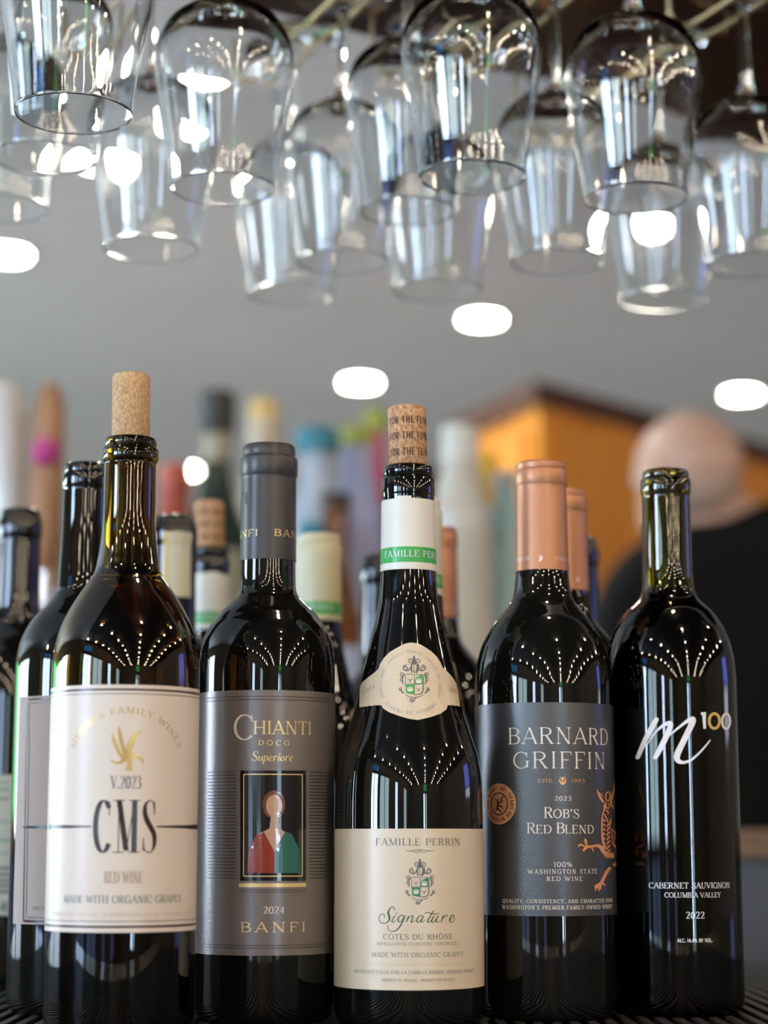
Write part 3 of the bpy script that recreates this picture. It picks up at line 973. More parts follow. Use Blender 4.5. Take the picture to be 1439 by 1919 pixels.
cms.text('vintage_lettering', 'V.2023', 208, 264, 1454, 1478, ink_lgrey, lab, T=.14, H=.05)
cms.text('wine_name_lettering', 'CMS', 175, 291, 1499, 1598, ink_brown, lab, T=.10, H=.018, track=16)
cms.text('wine_type_lettering', 'RED WINE', 195, 267, 1633, 1655, ink_tan, lab, T=.15, H=.05)
cms.text('grape_lettering', 'MADE WITH ORGANIC GRAPES', 120, 338, 1678, 1692.5, ink_sage, lab, T=.15, H=.06)
cms.text('fine_print_lettering', 'PRODUCT OF THE USA   WASHINGTON STATE   COLUMBIA VALLEY', 99, 360, 1711, 1717.5, ink_tan, lab, T=.13, H=.06, fine=False)

# ---- 2: taupe label, grey capsule
chi = Bottle('wine_bottle', 498, 1500, 1.094,
    [(835.5, 40), (836.5, 45), (840, 47.5), (852, 48), (856, 47.5), (859, 48.5), (862, 52), (866, 52.6), (891, 52.6), (895, 51), (898, 50.2)],
    [(902, 50.2), (980, 50.8), (1050, 51.2), (1095, 52), (1110, 54.5), (1120, 60), (1133, 73), (1148, 89), (1163, 100), (1178, 110), (1199, 119.5), (1225, 125), (1255, 127.2), (1290, 127.6)],
    'wine bottle with a grey capsule and taupe label with a framed portrait')
chi.glass(black_glass)
cap = chi.capsule('capsule', 1046, grey_foil)
for k in range(3):
    t0 = rad(14.5 + 120 * k)
    chi.text_th('capsule_lettering', 'BANFI', t0, t0 + rad(88), 991, 1004, gold_foil, cap, off=.0006, T=.16, H=.08, track=10)
chi.text('capsule_mark', 'T', 455, 470, 923, 944, ink_dark, cap, off=.0006, T=.3, H=.14)
lab = chi.band('front_label', 1293, 1791, chianti_paper, th0=-1.72, th1=1.72)
for y in (1305, 1311, 1772, 1777):
    chi.ring('label_rule', y, 1.5, ink_groove, lab, 378 if y > 1500 else 380, 620)
for k in range(33):
    y = 1446 + k * 6.25
    chi.ring('label_groove', y, 1.7, ink_groove, lab, 391, 443)
    chi.ring('label_groove', y, 1.7, ink_groove, lab, 579, 618)
chi.text('wine_name_lettering', 'C', 437, 476, 1339, 1387, ink_cream, lab, T=.13, H=.045)
chi.text('wine_name_lettering', 'HIANTI', 474, 583, 1351, 1376, gold_foil, lab, T=.14, H=.06, track=2)
chi.text('class_lettering', 'D O C G', 484, 542, 1387, 1397, gold_foil, lab, T=.18, H=.08, track=2)
chi.text('class_lettering', 'Superiore', 470, 548, 1408, 1426, gold_foil, lab, T=.13, H=.045, slant=.22, track=0)
PX0, PX1, PY0, PY1 = 450.6, 572.5, 1444, 1650.6
pic_m = mat('glossy_dark_print', (0.012, 0.009, 0.010), 0.12, coat=.6)
skin_p = mat('portrait_skin_print', (0.62, 0.40, 0.26), 0.18, coat=.5)
hair_p = mat('portrait_hair_print', (0.20, 0.07, 0.03), 0.18, coat=.5)
robe_g = mat('portrait_green_print', (0.03, 0.16, 0.12), 0.18, coat=.5)
robe_r = mat('portrait_red_print', (0.33, 0.045, 0.022), 0.18, coat=.5)
pic = chi.px_fill('portrait_panel', [(PX0, PY0), (PX1, PY0), (PX1, PY1), (PX0, PY1)], pic_m, lab, off=.00036, rows=12, maxw=8)
def ell(cx, cyy, rx, ry, n=28):
    return [(cx + rx * cos(2 * PI * k / n), cyy + ry * sin(2 * PI * k / n)) for k in range(n)]
# a plain stand-in portrait: a bust seen from the front in a green and red robe
chi.px_fill('portrait_figure', ell(513, 1508, 21, 27), hair_p, lab, off=.00039, rows=14, maxw=8)
chi.px_fill('portrait_figure', [(508, 1525), (520, 1525), (522, 1552), (546, 1566), (552, 1600), (474, 1600), (481, 1566), (505, 1552)], skin_p, lab, off=.0004, rows=14, maxw=8)
chi.px_fill('portrait_figure', ell(513.5, 1510, 15, 21), skin_p, lab, off=.00042, rows=14, maxw=8)
chi.px_fill('portrait_figure', [(482, 1562), (494, 1558), (514, 1596), (514, 1636), (464, 1636), (466, 1592)], robe_r, lab, off=.00043, rows=14, maxw=8)
chi.px_fill('portrait_figure', [(546, 1562), (534, 1558), (514, 1596), (514, 1636), (561, 1636), (560, 1592)], robe_g, lab, off=.00043, rows=14, maxw=8)
fr = []
for (xa, ya, xb, yb) in [(457, 1451, 565.6, 1451), (457, 1642, 565.6, 1642)]:
    chi.ring('picture_frame_line', ya, 1.8, gold_foil, lab, xa, xb, off=.00046)
chi.px_strokes('picture_frame_line', [[(457, 1451, 1.8), (457, 1545, 1.8), (456.6, 1642, 1.8)], [(565.6, 1451, 1.8), (565.6, 1545, 1.8), (565.6, 1642, 1.8)]], (0, 0), 1, gold_foil, lab, off=.00046)
chi.ring('gold_bar', 1659, 7, gold_foil, lab, 448, 573, off=.0004)
chi.ring('label_rule', 1668, 1.3, ink_groove, lab, 448, 573)
chi.ring('label_rule', 1672, 1.3, ink_groove, lab, 448, 573)
chi.text('vintage_lettering', '2024', 493, 532.5, 1699, 1712, ink_cream, lab, T=.18, H=.07)
chi.text('winery_lettering', 'BANFI', 450, 572, 1728, 1747, gold_foil, lab, T=.17, H=.09, track=18)

# ---- 3: sloping-shouldered bottle, cream label and neck band, printed cork
def perrin_profile(name, label, sealed):
    return Bottle(name, 766, 1550, 1.075,
        [(874, 41), (876, 45), (880, 47), (890, 47), (895, 45.5), (898, 49), (901, 50.2), (925, 50.2), (930, 49.6), (933, 49.0)],
        [(940, 49.0), (1000, 50.0), (1066, 51.6), (1119, 55), (1148, 60), (1178, 66.5), (1207, 73.5), (1236, 80.5), (1265, 88), (1295, 93), (1324, 100), (1372, 115), (1411, 127.5), (1449, 134.5), (1490, 137.6), (1540, 138.5)],
        label)
per = perrin_profile('wine_bottle', 'sloping-shouldered wine bottle in the middle with cream labels and a printed cork', False)
per.glass(black_glass)
ck, MK, zt, zl = per.cork(763, .01065, cork2_m, (0, rad(-1.6)))
# printing round the cork: FOR THE FUTURE in three rows
def cork_print(row_py0, row_py1):
    z0, z1 = zat(row_py1, per.Y), zat(row_py0, per.Y)
    R = .01075
    V, F = [], []
    for rep in range(2):
        t0 = rad(-62 + 182 * rep)
        for q in text_polys('FOR THE FUTURE', R * rad(166), z1 - z0, T=.17, H=.13, serif=False, track=14):
            k = len(V)
            for x, y in q:
                t = t0 + x / R
                V.append(MK @ Vector((R * sin(t), -R * cos(t), z0 + y)))
            F.append(tuple(range(k, k + len(q))))
    meshobj('cork_lettering', V, F, mat('burnt_print', (0.09, 0.035, 0.015), .7), ck)
for y in (786, 815, 845):
    cork_print(y, y + 13.5)
slv = per.band('neck_band', 933, 1066, cream_foil, off=.0004)
per.band('torn_paper_edge', 929, 933.5, cream_foil, off=.0006, th0=-.5, th1=.1, parent=slv, n=6)
grn = per.band('green_band', 1024, 1053, ink_bgreen, off=.00048, parent=slv)
for k in range(2):
    per.text_th('band_lettering', 'FAMILLE PERRIN', rad(-57 + 180 * k), rad(98 + 180 * k), 1031, 1043, ink_white, slv, off=.0006, T=.13, H=.06, track=10)
ZC = (670, 1200)
col_pts = [(730, 30), (830, 50), (900, 90), (990, 150), (1060, 220), (1110, 300), (1140, 370), (1200, 420), (1270, 500), (1320, 580), (1345, 700), (1368, 860), (1370, 890), (1300, 880), (1210, 870), (1190, 930), (1120, 985), (1000, 1030), (900, 1055), (810, 1075), (700, 1060), (560, 1020), (430, 970), (350, 920), (325, 875), (200, 880), (100, 895), (34, 905), (38, 720), (46, 625), (70, 570), (150, 500), (230, 440), (290, 385), (310, 320), (360, 240), (430, 165), (520, 110), (600, 65), (660, 40)]
colr = per.px_fill('collar_label', [(ZC[0] + x / 7.195, ZC[1] + y / 7.195) for x, y in col_pts], perrin_paper, per.root, off=.00035, rows=120, maxw=9)
sol = colr.modifiers.new('thickness', 'SOLIDIFY')
sol.thickness = .0002
sol.offset = 0
per.arc_text('collar_lettering', '* DEPUIS 1909 * FAMILLE PERRIN * VALL\u00c9E DU RH\u00d4NE * PRODUIT DE FRANCE ', (769.5, 1278), 55.5, -127, 233, 5.2, ink_lgrey, colr, off=.0006, T=.14, H=.08, track=12, fine=False)
def tilt_text(B, name, s, xy, w_, h_, ang, m, parent, off):
    t0, z0 = B.unp(*xy)
    R = B.r(z0)
    u = depth(B.Y - R, z0) / FPX
    ca, sa = cos(ang), sin(ang)
    P = text_polys(s, w_ * u, h_ * u, T=.13, H=.06, track=12)
    B.polys(name, [[(t0 + (x * ca - y * sa) / R, z0 + x * sa + y * ca) for x, y in q] for q in P], m, parent, off)
tilt_text(per, 'collar_vintage', '2023', (682, 1301), 34, 8.5, rad(14), ink_sage, colr, .0006)
tilt_text(per, 'collar_vintage', '2023', (840.5, 1294), 27, 8, rad(-12), ink_sage, colr, .0006)
def spiral(cx, cyy, r, turns, a0, w_, sg=1):
    n = int(14 * turns)
    return [(cx + sg * r * (1 - .75 * k / n) * cos(a0 + 2 * PI * turns * k / n), cyy + r * (1 - .75 * k / n) * sin(a0 + 2 * PI * turns * k / n), w_ * (1 - .3 * k / n)) for k in range(n + 1)]
def crest(B, cx, cyy, s, parent, off, green):
    """helmet, scrolls and quartered shield; local units: shield 240 wide as in the traced crop"""
    X = lambda x: cx + (x - 740) * s
    Yf = lambda y: cyy + (y - 470) * s
    grey = []
    for sg in (-1, 1):
        grey.append(spiral(740 + sg * 50, 230, 44, 1.4, PI / 2, 14, sg))
        grey.append([(740 + sg * 10, 200, 10), (740 + sg * 25, 260, 14), (740 + sg * 45, 275, 10)])
        grey.append(spiral(740 + sg * 115, 325, 42, 1.3, -PI * .6, 16, sg))
        grey.append([(740 + sg * 40, 290, 10), (740 + sg * 70, 350, 18), (740 + sg * 120, 362, 12)])
        grey.append(spiral(740 + sg * 170, 415, 36, 1.4, PI * .5, 12, sg))
        grey.append([(740 + sg * 135, 400, 10), (740 + sg * 160, 470, 16), (740 + sg * 150, 545, 12)])
        grey.append([(740 + sg * 175, 440, 8), (740 + sg * 185, 490, 12), (740 + sg * 165, 520, 8)])
        grey.append(spiral(740 + sg * 190, 610, 24, 1.2, PI * .2, 14, sg))
        grey.append([(740 + sg * 185, 620, 16), (740 + sg * 160, 660, 22), (740 + sg * 135, 670, 10)])
        grey.append([(740 + sg * 120, 690, 8), (740 + sg * 70, 720, 10), (740, 730, 10)])
    grey += [[(740, 150, 20), (735, 200, 34), (740, 250, 60), (745, 275, 70)], [(705, 280, 18), (700, 330, 20), (712, 390, 16)], [(785, 275, 34), (790, 330, 40), (765, 390, 26)], [(740, 290, 10), (735, 340, 8), (742, 390, 14)],
             spiral(705, 765, 30, 1.2, 0, 16), [(720, 780, 10), (750, 750, 14), (775, 720, 8)], [(620, 410, 8), (680, 408, 9), (740, 412, 8), (860, 410, 8)],
             [(858, 420, 12), (860, 560, 16), (850, 660, 16), (800, 685, 14), (742, 692, 12)], [(620, 420, 6), (620, 560, 6)], [(742, 420, 6), (742, 560, 8), (740, 690, 8)], [(622, 545, 6), (740, 545, 8), (858, 545, 10)]]
    for gx, gy in ((680, 480), (795, 610)):
        grey += [[(gx - 32, gy - 12, 6), (gx, gy + 10, 8), (gx + 34, gy - 14, 6)], [(gx, gy + 5, 6), (gx - 6, gy + 36, 8)], [(gx + 8, gy + 8, 6), (gx + 14, gy + 34, 5)]]
    B.px_strokes('crest_drawing', [[(X(x), Yf(y), w_ * s) for x, y, w_ in st] for st in grey], (0, 0), 1, ink_grey, parent, off, n=2)
    for nm, q in (('crest_quarter', [(748, 540), (748, 480), (770, 450), (810, 430), (830, 412), (855, 420), (855, 540)]), ('crest_quarter', [(625, 552), (735, 552), (735, 688), (690, 686), (640, 670), (625, 640)])):
        B.px_fill(nm, [(X(x), Yf(y)) for x, y in q], green, parent, off + .00003, rows=8, maxw=9)
    cr = []
    for gx, gy in ((798, 495), (682, 610)):
        cr += [[(gx - 34, gy - 22, 10), (gx - 24, gy + 30, 20)], [(gx - 10, gy - 34, 10), (gx - 6, gy + 30, 20)], [(gx + 14, gy - 34, 10), (gx + 10, gy + 30, 20)], [(gx + 36, gy - 22, 10), (gx + 26, gy + 30, 20)], [(gx - 30, gy + 28, 14), (gx + 30, gy + 28, 14)]]
    B.px_strokes('crest_crown', [[(X(x), Yf(y), w_ * s) for x, y, w_ in st] for st in cr], (0, 0), 1, ink_cream, parent, off + .00006)
crest(per, 776, 1272, .1355, colr, .0006, ink_bgreen)
lab = per.band('front_label', 1553, 1856, perrin_paper, th0=-1.72, th1=1.72)
crest(per, 787, 1652, .1322, lab, .00038, ink_green)
per.text('winery_lettering', 'FAMILLE PERRIN', 704, 861.5, 1571, 1584.5, ink_grey, lab, T=.13, H=.055, track=8)
per.px_strokes('label_ornament', [[(761, 1594, .6), (770, 1595, 1.4), (780, 1593, 1.2), (787, 1594, .8)], [(813, 1594, .6), (804, 1595, 1.4), (794, 1593, 1.2), (787, 1594, .8)], [(787, 1590.5, 1), (787, 1597.5, 1)], [(776, 1597, .7), (782, 1598, 1), (784, 1595, .7)], [(798, 1597, .7), (792, 1598, 1), (790, 1595, .7)]], (0, 0), 1, ink_grey, lab)
SIG = [[(375, 880, 8), (368, 842, 10), (335, 830, 10), (300, 868, 16), (286, 915, 26), (302, 965, 28), (300, 1010, 22), (268, 1050, 12), (210, 1062, 10), (168, 1032, 10), (155, 982, 9), (176, 942, 9), (212, 930, 9), (236, 952, 9), (226, 982, 10)],
       [(385, 950, 12), (350, 1000, 14), (338, 1038, 14), (368, 1042, 8), (412, 1000, 6)], [(398, 925, 12), (410, 912, 14)],
       [(505, 962, 10), (468, 948, 10), (430, 985, 14), (428, 1032, 14), (462, 1038, 9), (512, 968, 8)], [(520, 950, 14), (492, 1030, 15), (442, 1118, 16), (385, 1168, 13), (325, 1176, 8), (284, 1142, 7), (284, 1086, 7)],
       [(572, 958, 12), (538, 1045, 13)], [(545, 1022, 6), (598, 962, 8), (630, 955, 11), (628, 990, 14), (606, 1036, 13), (626, 1046, 8), (662, 1018, 6)],
       [(778, 966, 9), (738, 950, 9), (698, 988, 14), (690, 1034, 14), (720, 1044, 9), (778, 972, 7)], [(782, 955, 12), (748, 1030, 14), (766, 1046, 8), (802, 1008, 6)],
       [(925, 880, 10), (872, 968, 14), (838, 1032, 14), (856, 1048, 9), (892, 1018, 6)], [(795, 925, 6), (840, 908, 9), (900, 924, 10), (960, 930, 9), (1002, 908, 5)],
       [(928, 955, 12), (897, 1018, 14), (902, 1046, 10), (932, 1036, 7), (985, 968, 6)], [(990, 955, 12), (957, 1022, 14), (970, 1046, 9), (1004, 1028, 6)],
       [(1062, 950, 12), (1030, 1045, 13)], [(1040, 1018, 6), (1080, 962, 8), (1108, 950, 11), (1120, 966, 13)],
       [(1152, 1010, 6), (1200, 985, 8), (1216, 958, 9), (1188, 944, 10), (1156, 982, 14), (1150, 1028, 13), (1176, 1046, 9), (1232, 1000, 6)]]
per.px_strokes('signature_lettering', SIG, (690, 1590), 7.57, ink_dgreen, lab, grow=1.5)
per.text('region_lettering', 'C\u00d4TES DU RH\u00d4NE', 718, 848, 1750.5, 1761, ink_grey, lab, T=.13, H=.06)
per.text('appellation_lettering', "APPELLATION D'ORIGINE CONTR\u00d4L\u00c9E", 705, 859, 1766, 1772, ink_lgrey, lab, T=.14, H=.07, fine=False)
per.text('grape_lettering', 'MADE WITH ORGANIC GRAPES', 697, 866.5, 1785, 1794, ink_sage, lab, T=.14, H=.06, track=8)
t0, t1 = per.unp(638, 1808)[0], per.unp(902, 1808)[0]
zd = per.z(1808)
per.polys('dotted_rule', [[(t0 + (t1 - t0) * k / 70 + q * .004, zd + r_ * .0005) for q, r_ in ((-1, .5), (0, -.7), (1, .5), (0, .1))] for k in range(71)], ink_grey, lab)
per.text('bottler_lettering', 'MIS EN BOUTEILLE PAR LA FAMILLE PERRIN, ORANGE, FRANCE', 664, 888, 1819, 1825.5, ink_lgrey, lab, T=.14, H=.07, fine=False)
per.text('origin_lettering', 'PRODUIT DE FRANCE * PRODUCT OF FRANCE', 716, 851, 1834.5, 1840, ink_lgrey, lab, T=.14, H=.07, fine=False)

# ---- 4: charcoal label, copper capsule
gri = Bottle('wine_bottle', 1021, 1500, 1.115,
    [(868, 38), (869, 43), (872, 45.6), (880, 45.8), (883, 45), (885, 47.4), (888, 48.2), (909, 48.2), (912, 47), (915, 46.4)],
    [(919, 46.4), (990, 47.5), (1066, 49), (1096, 51.5), (1112, 54), (1125, 58.5), (1137, 66), (1149, 76), (1168, 92), (1188, 104), (1207, 113.5), (1228, 120.5), (1250, 125), (1285, 128.2), (1316, 128.6)],
    'front wine bottle with a copper capsule and charcoal label with a copper griffin')
gri.glass(black_glass)
cap = gri.capsule('capsule', 1066, copper_foil)
cap_ink = mat('pale_lilac_foil_print', (0.80, 0.62, 0.62), .35, metal=.3)
for k in range(2):
    gri.text_th('capsule_lettering', 'BARNARD  *  GRIFFIN', rad(24 + 180 * k), rad(150 + 180 * k), 1042, 1049, cap_ink, cap, off=.0006, T=.12, H=.06, track=8)
gri.px_strokes('capsule_mark', [[(1010, 1041, 1.5), (1013, 1046, 3), (1011, 1052, 4)], [(1014, 1040, 1), (1016, 1046, 2.4), (1012, 1051, 3)]], (0, 0), 1, cap_ink, cap, off=.0006)
lab = gri.band('front_label', 1316, 1717, griffin_paper, th0=-1.72, th1=1.72)
gri.text('winery_lettering', 'BARNARD', 952, 1138, 1363, 1394, ink_cream, lab, T=.11, H=.045, track=6)
gri.text('winery_lettering', 'GRIFFIN', 961, 1133, 1408.5, 1440, ink_cream, lab, T=.11, H=.045, track=8)
gri.text('founding_lettering', 'ESTD.', 1008, 1038, 1460, 1466.5, copper_ink, lab, T=.15, H=.08, track=14)
gri.text('founding_lettering', '1983', 1070, 1095, 1460, 1466.5, copper_ink, lab, T=.15, H=.08, track=14)
gri.px_strokes('tulip_mark', [[(1054, 1471, 1.5), (1054, 1462, 2.4), (1054, 1456, 3.4)], [(1047, 1460, 1), (1050, 1466, 3), (1054, 1470, 2.4)], [(1061, 1460, 1), (1058, 1466, 3), (1054, 1470, 2.4)], [(1049, 1456, 1), (1052, 1461, 2.4)], [(1059, 1456, 1), (1056, 1461, 2.4)]], (0, 0), 1, copper_ink, lab)
gri.text('vintage_lettering', '2023', 1039, 1070, 1492, 1500.5, ink_cream, lab, T=.17, H=.08, track=16)
gri.text('wine_name_lettering', 'R', 1019, 1036, 1512.5, 1533, ink_cream, lab, T=.14, H=.05)
gri.text('wine_name_lettering', "OB'S", 1036, 1085, 1516.5, 1533, ink_cream, lab, T=.15, H=.06)
gri.text('wine_name_lettering', 'R', 987, 1004, 1541.5, 1562, ink_cream, lab, T=.14, H=.05)
gri.text('wine_name_lettering', 'ED', 1004, 1034, 1546, 1562, ink_cream, lab, T=.15, H=.06)
gri.text('wine_name_lettering', 'B', 1042, 1058, 1541.5, 1562, ink_cream, lab, T=.14, H=.05)
gri.text('wine_name_lettering', 'LEND', 1058, 1112, 1546, 1562, ink_cream, lab, T=.15, H=.06)
gri.text('origin_lettering', '100%', 1037, 1072, 1615.5, 1624.5, ink_cream, lab, T=.16, H=.08, track=10)
gri.text('origin_lettering', 'WASHINGTON STATE', 989, 1118, 1629, 1637.5, ink_cream, lab, T=.15, H=.08, track=18)
gri.text('origin_lettering', 'RED WINE', 1024, 1091, 1642.5, 1651, ink_cream, lab, T=.15, H=.08, track=18)
gri.text('motto_lettering', 'QUALITY, CONSISTENCY, AND CHARACTER FROM', 942, 1146, 1685.5, 1692.5, ink_cream, lab, T=.17, H=.09, track=16, fine=False)
gri.text('motto_lettering', "WASHINGTON'S PREMIER FAMILY-OWNED WINERY", 942, 1146, 1697, 1704.5, ink_cream, lab, T=.17, H=.09, track=16, fine=False)
# copper griffin at the right edge of the label
GRF = [[(350, 285, 6), (372, 355, 26), (405, 415, 34), (442, 470, 24)], [(368, 320, 8), (405, 360, 14), (440, 388, 6)],
       [(505, 322, 16), (478, 350, 18), (470, 410, 18), (488, 452, 16), (515, 440, 16), (532, 395, 16), (530, 345, 14), (505, 322, 14)],
       [(586, 205, 5), (578, 300, 22), (558, 400, 24), (540, 480, 20), (556, 520, 20), (582, 562, 6)],
       [(462, 470, 24), (474, 535, 26), (508, 552, 16), (522, 512, 14), (496, 488, 10)], [(450, 500, 26), (452, 560, 26), (440, 598, 14)], [(470, 580, 22), (505, 600, 20), (500, 642, 6)], [(575, 500, 8), (596, 470, 14)],
       [(432, 604, 12), (418, 740, 20), (420, 900, 26), (438, 1030, 30), (482, 1122, 18)], [(436, 606, 14), (470, 670, 20), (505, 745, 18)], [(540, 690, 12), (535, 740, 20), (520, 800, 14)],
       [(540, 840, 10), (580, 868, 14), (625, 900, 12)], [(560, 870, 8), (560, 960, 10), (575, 1040, 8)], [(585, 890, 8), (590, 1000, 10)], [(612, 905, 8), (615, 1010, 10)], [(560, 1020, 16), (590, 1070, 26), (628, 1110, 18)],
       [(632, 1130, 30), (600, 1190, 60), (530, 1200, 60), (455, 1165, 60), (405, 1090, 56), (350, 1068, 36), (285, 1078, 30), (225, 1086, 36), (190, 1108, 32), (162, 1142, 30)],
       [(215, 1092, 26), (204, 1040, 28), (192, 992, 36), (180, 975, 16)], [(205, 1090, 18), (150, 1062, 22), (115, 1058, 28), (92, 1090, 5)], [(275, 1095, 20), (298, 1125, 18), (300, 1160, 8)],
       [(455, 1190, 18), (470, 1230, 16)], [(495, 1200, 18), (500, 1245, 16)], [(535, 1200, 18), (540, 1248, 16)], [(575, 1200, 14), (575, 1245, 14)],
       [(535, 1368, 36), (485, 1430, 48), (445, 1510, 42), (412, 1580, 44), (362, 1622, 52), (318, 1642, 36)], [(345, 1640, 28), (328, 1692, 14)], [(378, 1640, 30), (378, 1700, 14)], [(405, 1600, 30), (398, 1672, 16)], [(430, 1588, 26), (466, 1622, 20)], [(570, 1345, 26), (600, 1325, 44), (636, 1308, 40)]]
for k in range(7):
    y = 700 + k * 62
    GRF.append([(432, y, 14), (452, y + 24, 22), (470, y + 30, 6)])
    GRF.append([(488, y + 110, 14), (505, y + 74, 26), (536, y + 52, 12)])
gri.px_strokes('griffin_outline', GRF, (1070, 1440), 7.38, copper_dark, lab, off=.00032, grow=22, n=3)  # wider dark copper print under the emblem, its printed outline
gri.px_strokes('griffin_emblem', GRF, (1070, 1440), 7.38, copper_ink, lab, off=.00040, n=3)
stk = gri.ellipse_fill('round_sticker', (935.5, 1506.5), 38.5, copper_ink, lab, off=.00036)
gri.arc_text('sticker_lettering', '* 40+ YEARS OF WASHINGTON WINE ', (935.5, 1506.5), 26, -8, 352, 8, copper_dark, lab, off=.00044, T=.17, H=.1, track=16, serif=False)
gri.ellipse_fill('sticker_ring', (935.5, 1506.5), 21.5, ink_dark, lab, off=.00043, rin=.9)
tq, zq = gri.unp(935.5, 1506.5)
Rq = gri.r(zq)
uq = depth(gri.Y - Rq, zq) / FPX
mini = [[(-9, 10, 1), (-4, 6, 3), (-2, 0, 5), (-4, -8, 4), (-8, -13, 2)], [(-2, 2, 3), (5, 3, 3), (11, 7, 1.5)], [(-2, -3, 3), (6, -5, 3), (10, -10, 1.5)], [(-3, -8, 3), (3, -13, 3), (6, -17, 1.5)], [(1, 12, 1), (0, 6, 3)], [(4, 6, 2), (9, 12, 3), (12, 15, 1)]]
gri.polys('sticker_griffin', [[(tq + x * uq / Rq, zq + y * uq) for x, y in f] for st in mini for f in _strip([(b[0], b[1]) for b in catmull(st, 4)], [b[2] for b in catmull(st, 4)])], ink_dark, lab, .00044)

# ---- 5: screen-printed bottle without a paper label
mm = Bottle('wine_bottle', 1261, 1500, 1.14,
    [(882, 37), (883.5, 41), (887, 43), (894, 43), (897, 42.4), (899, 46), (902, 47), (923, 47), (928, 45.8), (931, 44.6)],
    [(936, 44.6), (1000, 45), (1070, 45.5), (1098, 47.5), (1112, 50), (1124, 56), (1134, 66), (1146, 79), (1162, 91), (1179, 101.5), (1196, 108.5), (1213, 114), (1240, 119), (1275, 121.6), (1310, 122)],
    'black wine bottle at the right printed with a white script letter, open olive neck')
gb = mm.glass(green_glass, wall=.0032, wine_py=1106, wine_mat=wine_m)
Z3 = (1160, 1320)
MST = [[(430, 150, 34), (418, 172, 52), (385, 232, 58), (300, 390, 58), (222, 570, 50), (207, 602, 44), (204, 616, 26)],
       [(318, 448, 10), (362, 382, 16), (430, 292, 22), (505, 232, 36), (555, 212, 48), (578, 222, 56), (566, 275, 60), (535, 350, 62), (480, 465, 62), (420, 575, 54), (402, 606, 42), (398, 616, 26)],
       [(528, 395, 8), (570, 345, 16), (640, 285, 24), (720, 220, 32), (790, 172, 44), (828, 166, 56), (826, 200, 62), (785, 285, 66), (715, 430, 66), (664, 535, 70), (648, 600, 68), (672, 640, 50), (730, 652, 34), (810, 622, 27), (900, 545, 23), (980, 455, 18), (1022, 400, 14)]]
mm.px_strokes('script_letter', MST, Z3, 5.996, ink_white, gb, off=.0002, n=6)
mm.px_strokes('printed_numeral', [[(952, 88, 46), (955, 180, 36), (960, 275, 30)], [(918, 104, 30), (940, 104, 30)]], Z3, 5.996, ink_white, gb, off=.0002)
mm.px_strokes('printed_numeral', [[(1068 + 58 * cos(t), 187 + 83 * sin(t), 30) for t in [2 * PI * k / 24 for k in range(25)]]], Z3, 5.996, gold_ink, gb, off=.0002, n=2)
mm.px_strokes('printed_numeral', [[(1199 + 43 * cos(t), 190 + 84 * sin(t), 24) for t in [2 * PI * k / 24 for k in range(25)]]], Z3, 5.996, ink_white, gb, off=.0002, n=2)
mm.text('grape_lettering', 'CABERNET SAUVIGNON', 1216, 1367, 1654, 1665, ink_white, gb, off=.0002, T=.15, H=.075, track=2)
mm.text('region_lettering', 'COLUMBIA VALLEY', 1245, 1350, 1672.5, 1682, ink_white, gb, off=.0002, T=.15, H=.075, track=2)
mm.text('vintage_lettering', '2022', 1285, 1320, 1709, 1721.5, ink_white, gb, off=.0002, T=.15, H=.07)
mm.text('alcohol_lettering', 'ALC. 14.4% BY VOL.', 1269, 1334.5, 1759, 1766, ink_white, gb, off=.0002, T=.17, H=.14, serif=False, track=8)
# ================================================================== bottles standing behind the front row
# ---- the same wine as the tallest bottle, turned, no cork showing
A = Bottle('wine_bottle', 147, 1450, 1.15,
    [(870, 36), (871.5, 39.5), (875, 41), (887, 41.6), (889, 41), (891, 43.6), (895, 44), (911, 44), (915, 43), (918, 42)],
    [(922, 42), (990, 43), (1060, 46), (1095, 48), (1112, 51), (1130, 63), (1163, 92), (1198, 111), (1225, 118), (1250, 121), (1285, 121.5)],
    'dark wine bottle with a bordered label of shade-darkened paper half behind the tallest bottle')
A.glass(black_glass)
lab = A.band('back_label', 1303, 1733, mat('shaded_label_paper', (0.40, 0.32, 0.27), .6, spec=.2, bump=(400, .1)), th0=-.98, th1=1.0)  # paper colour darkened to put the shade on this label into it
for k, (d, wd_) in enumerate(((6, 3.2), (13, 1.2))):
    A.ring('label_rule', 1303 + d, wd_, ink_brown, lab, 45 + d, 250)
    A.ring('label_rule', 1733 - d, wd_ * 1.4, ink_brown, lab, 40 + d, 250)
    A.px_strokes('label_rule', [[(45.5 + d * .8, 1303 + d, wd_ * .7), (43 + d * .8, 1520, wd_ * .7), (39.5 + d * .8, 1733 - d, wd_ * .7)]], (0, 0), 1, ink_brown, lab)
A.ring('label_bar', 1550, 6, ink_brown, lab, 44, 130, taper=(4, 8))
A.text('fine_print_lettering', 'PRODUCED', 62, 118, 1699, 1706, ink_dark, lab, T=.14, H=.07, fine=False)

# ---- generic dark bottle used for the others
def dark_bottle(px, d, top_py, label, capsule_m=None, cap_py=1080, s=1.0):
    f_ = 1.094 / d * s
    top = CAMZ
    B = Bottle('wine_bottle', px, 1450, d, [(top_py, 38 * f_), (top_py + 2, 43 * f_), (top_py + 6, 45.5 * f_), (top_py + 18, 46 * f_), (top_py + 20, 50 * f_), (top_py + 24, 51 * f_), (top_py + 50, 51 * f_), (top_py + 54, 49.5 * f_), (top_py + 57, 48 * f_)],
        [(top_py + 60, 48 * f_), (top_py + 160, 50 * f_), (top_py + 205, 53 * f_), (top_py + 222, 60 * f_), (top_py + 250, 92 * f_), (top_py + 280, 113 * f_), (top_py + 310, 123 * f_), (top_py + 345, 127 * f_), (top_py + 380, 127.6 * f_)], label)
    B.glass(black_glass, seg=48)
    if capsule_m:
        B.capsule('capsule', cap_py, capsule_m)
    return B
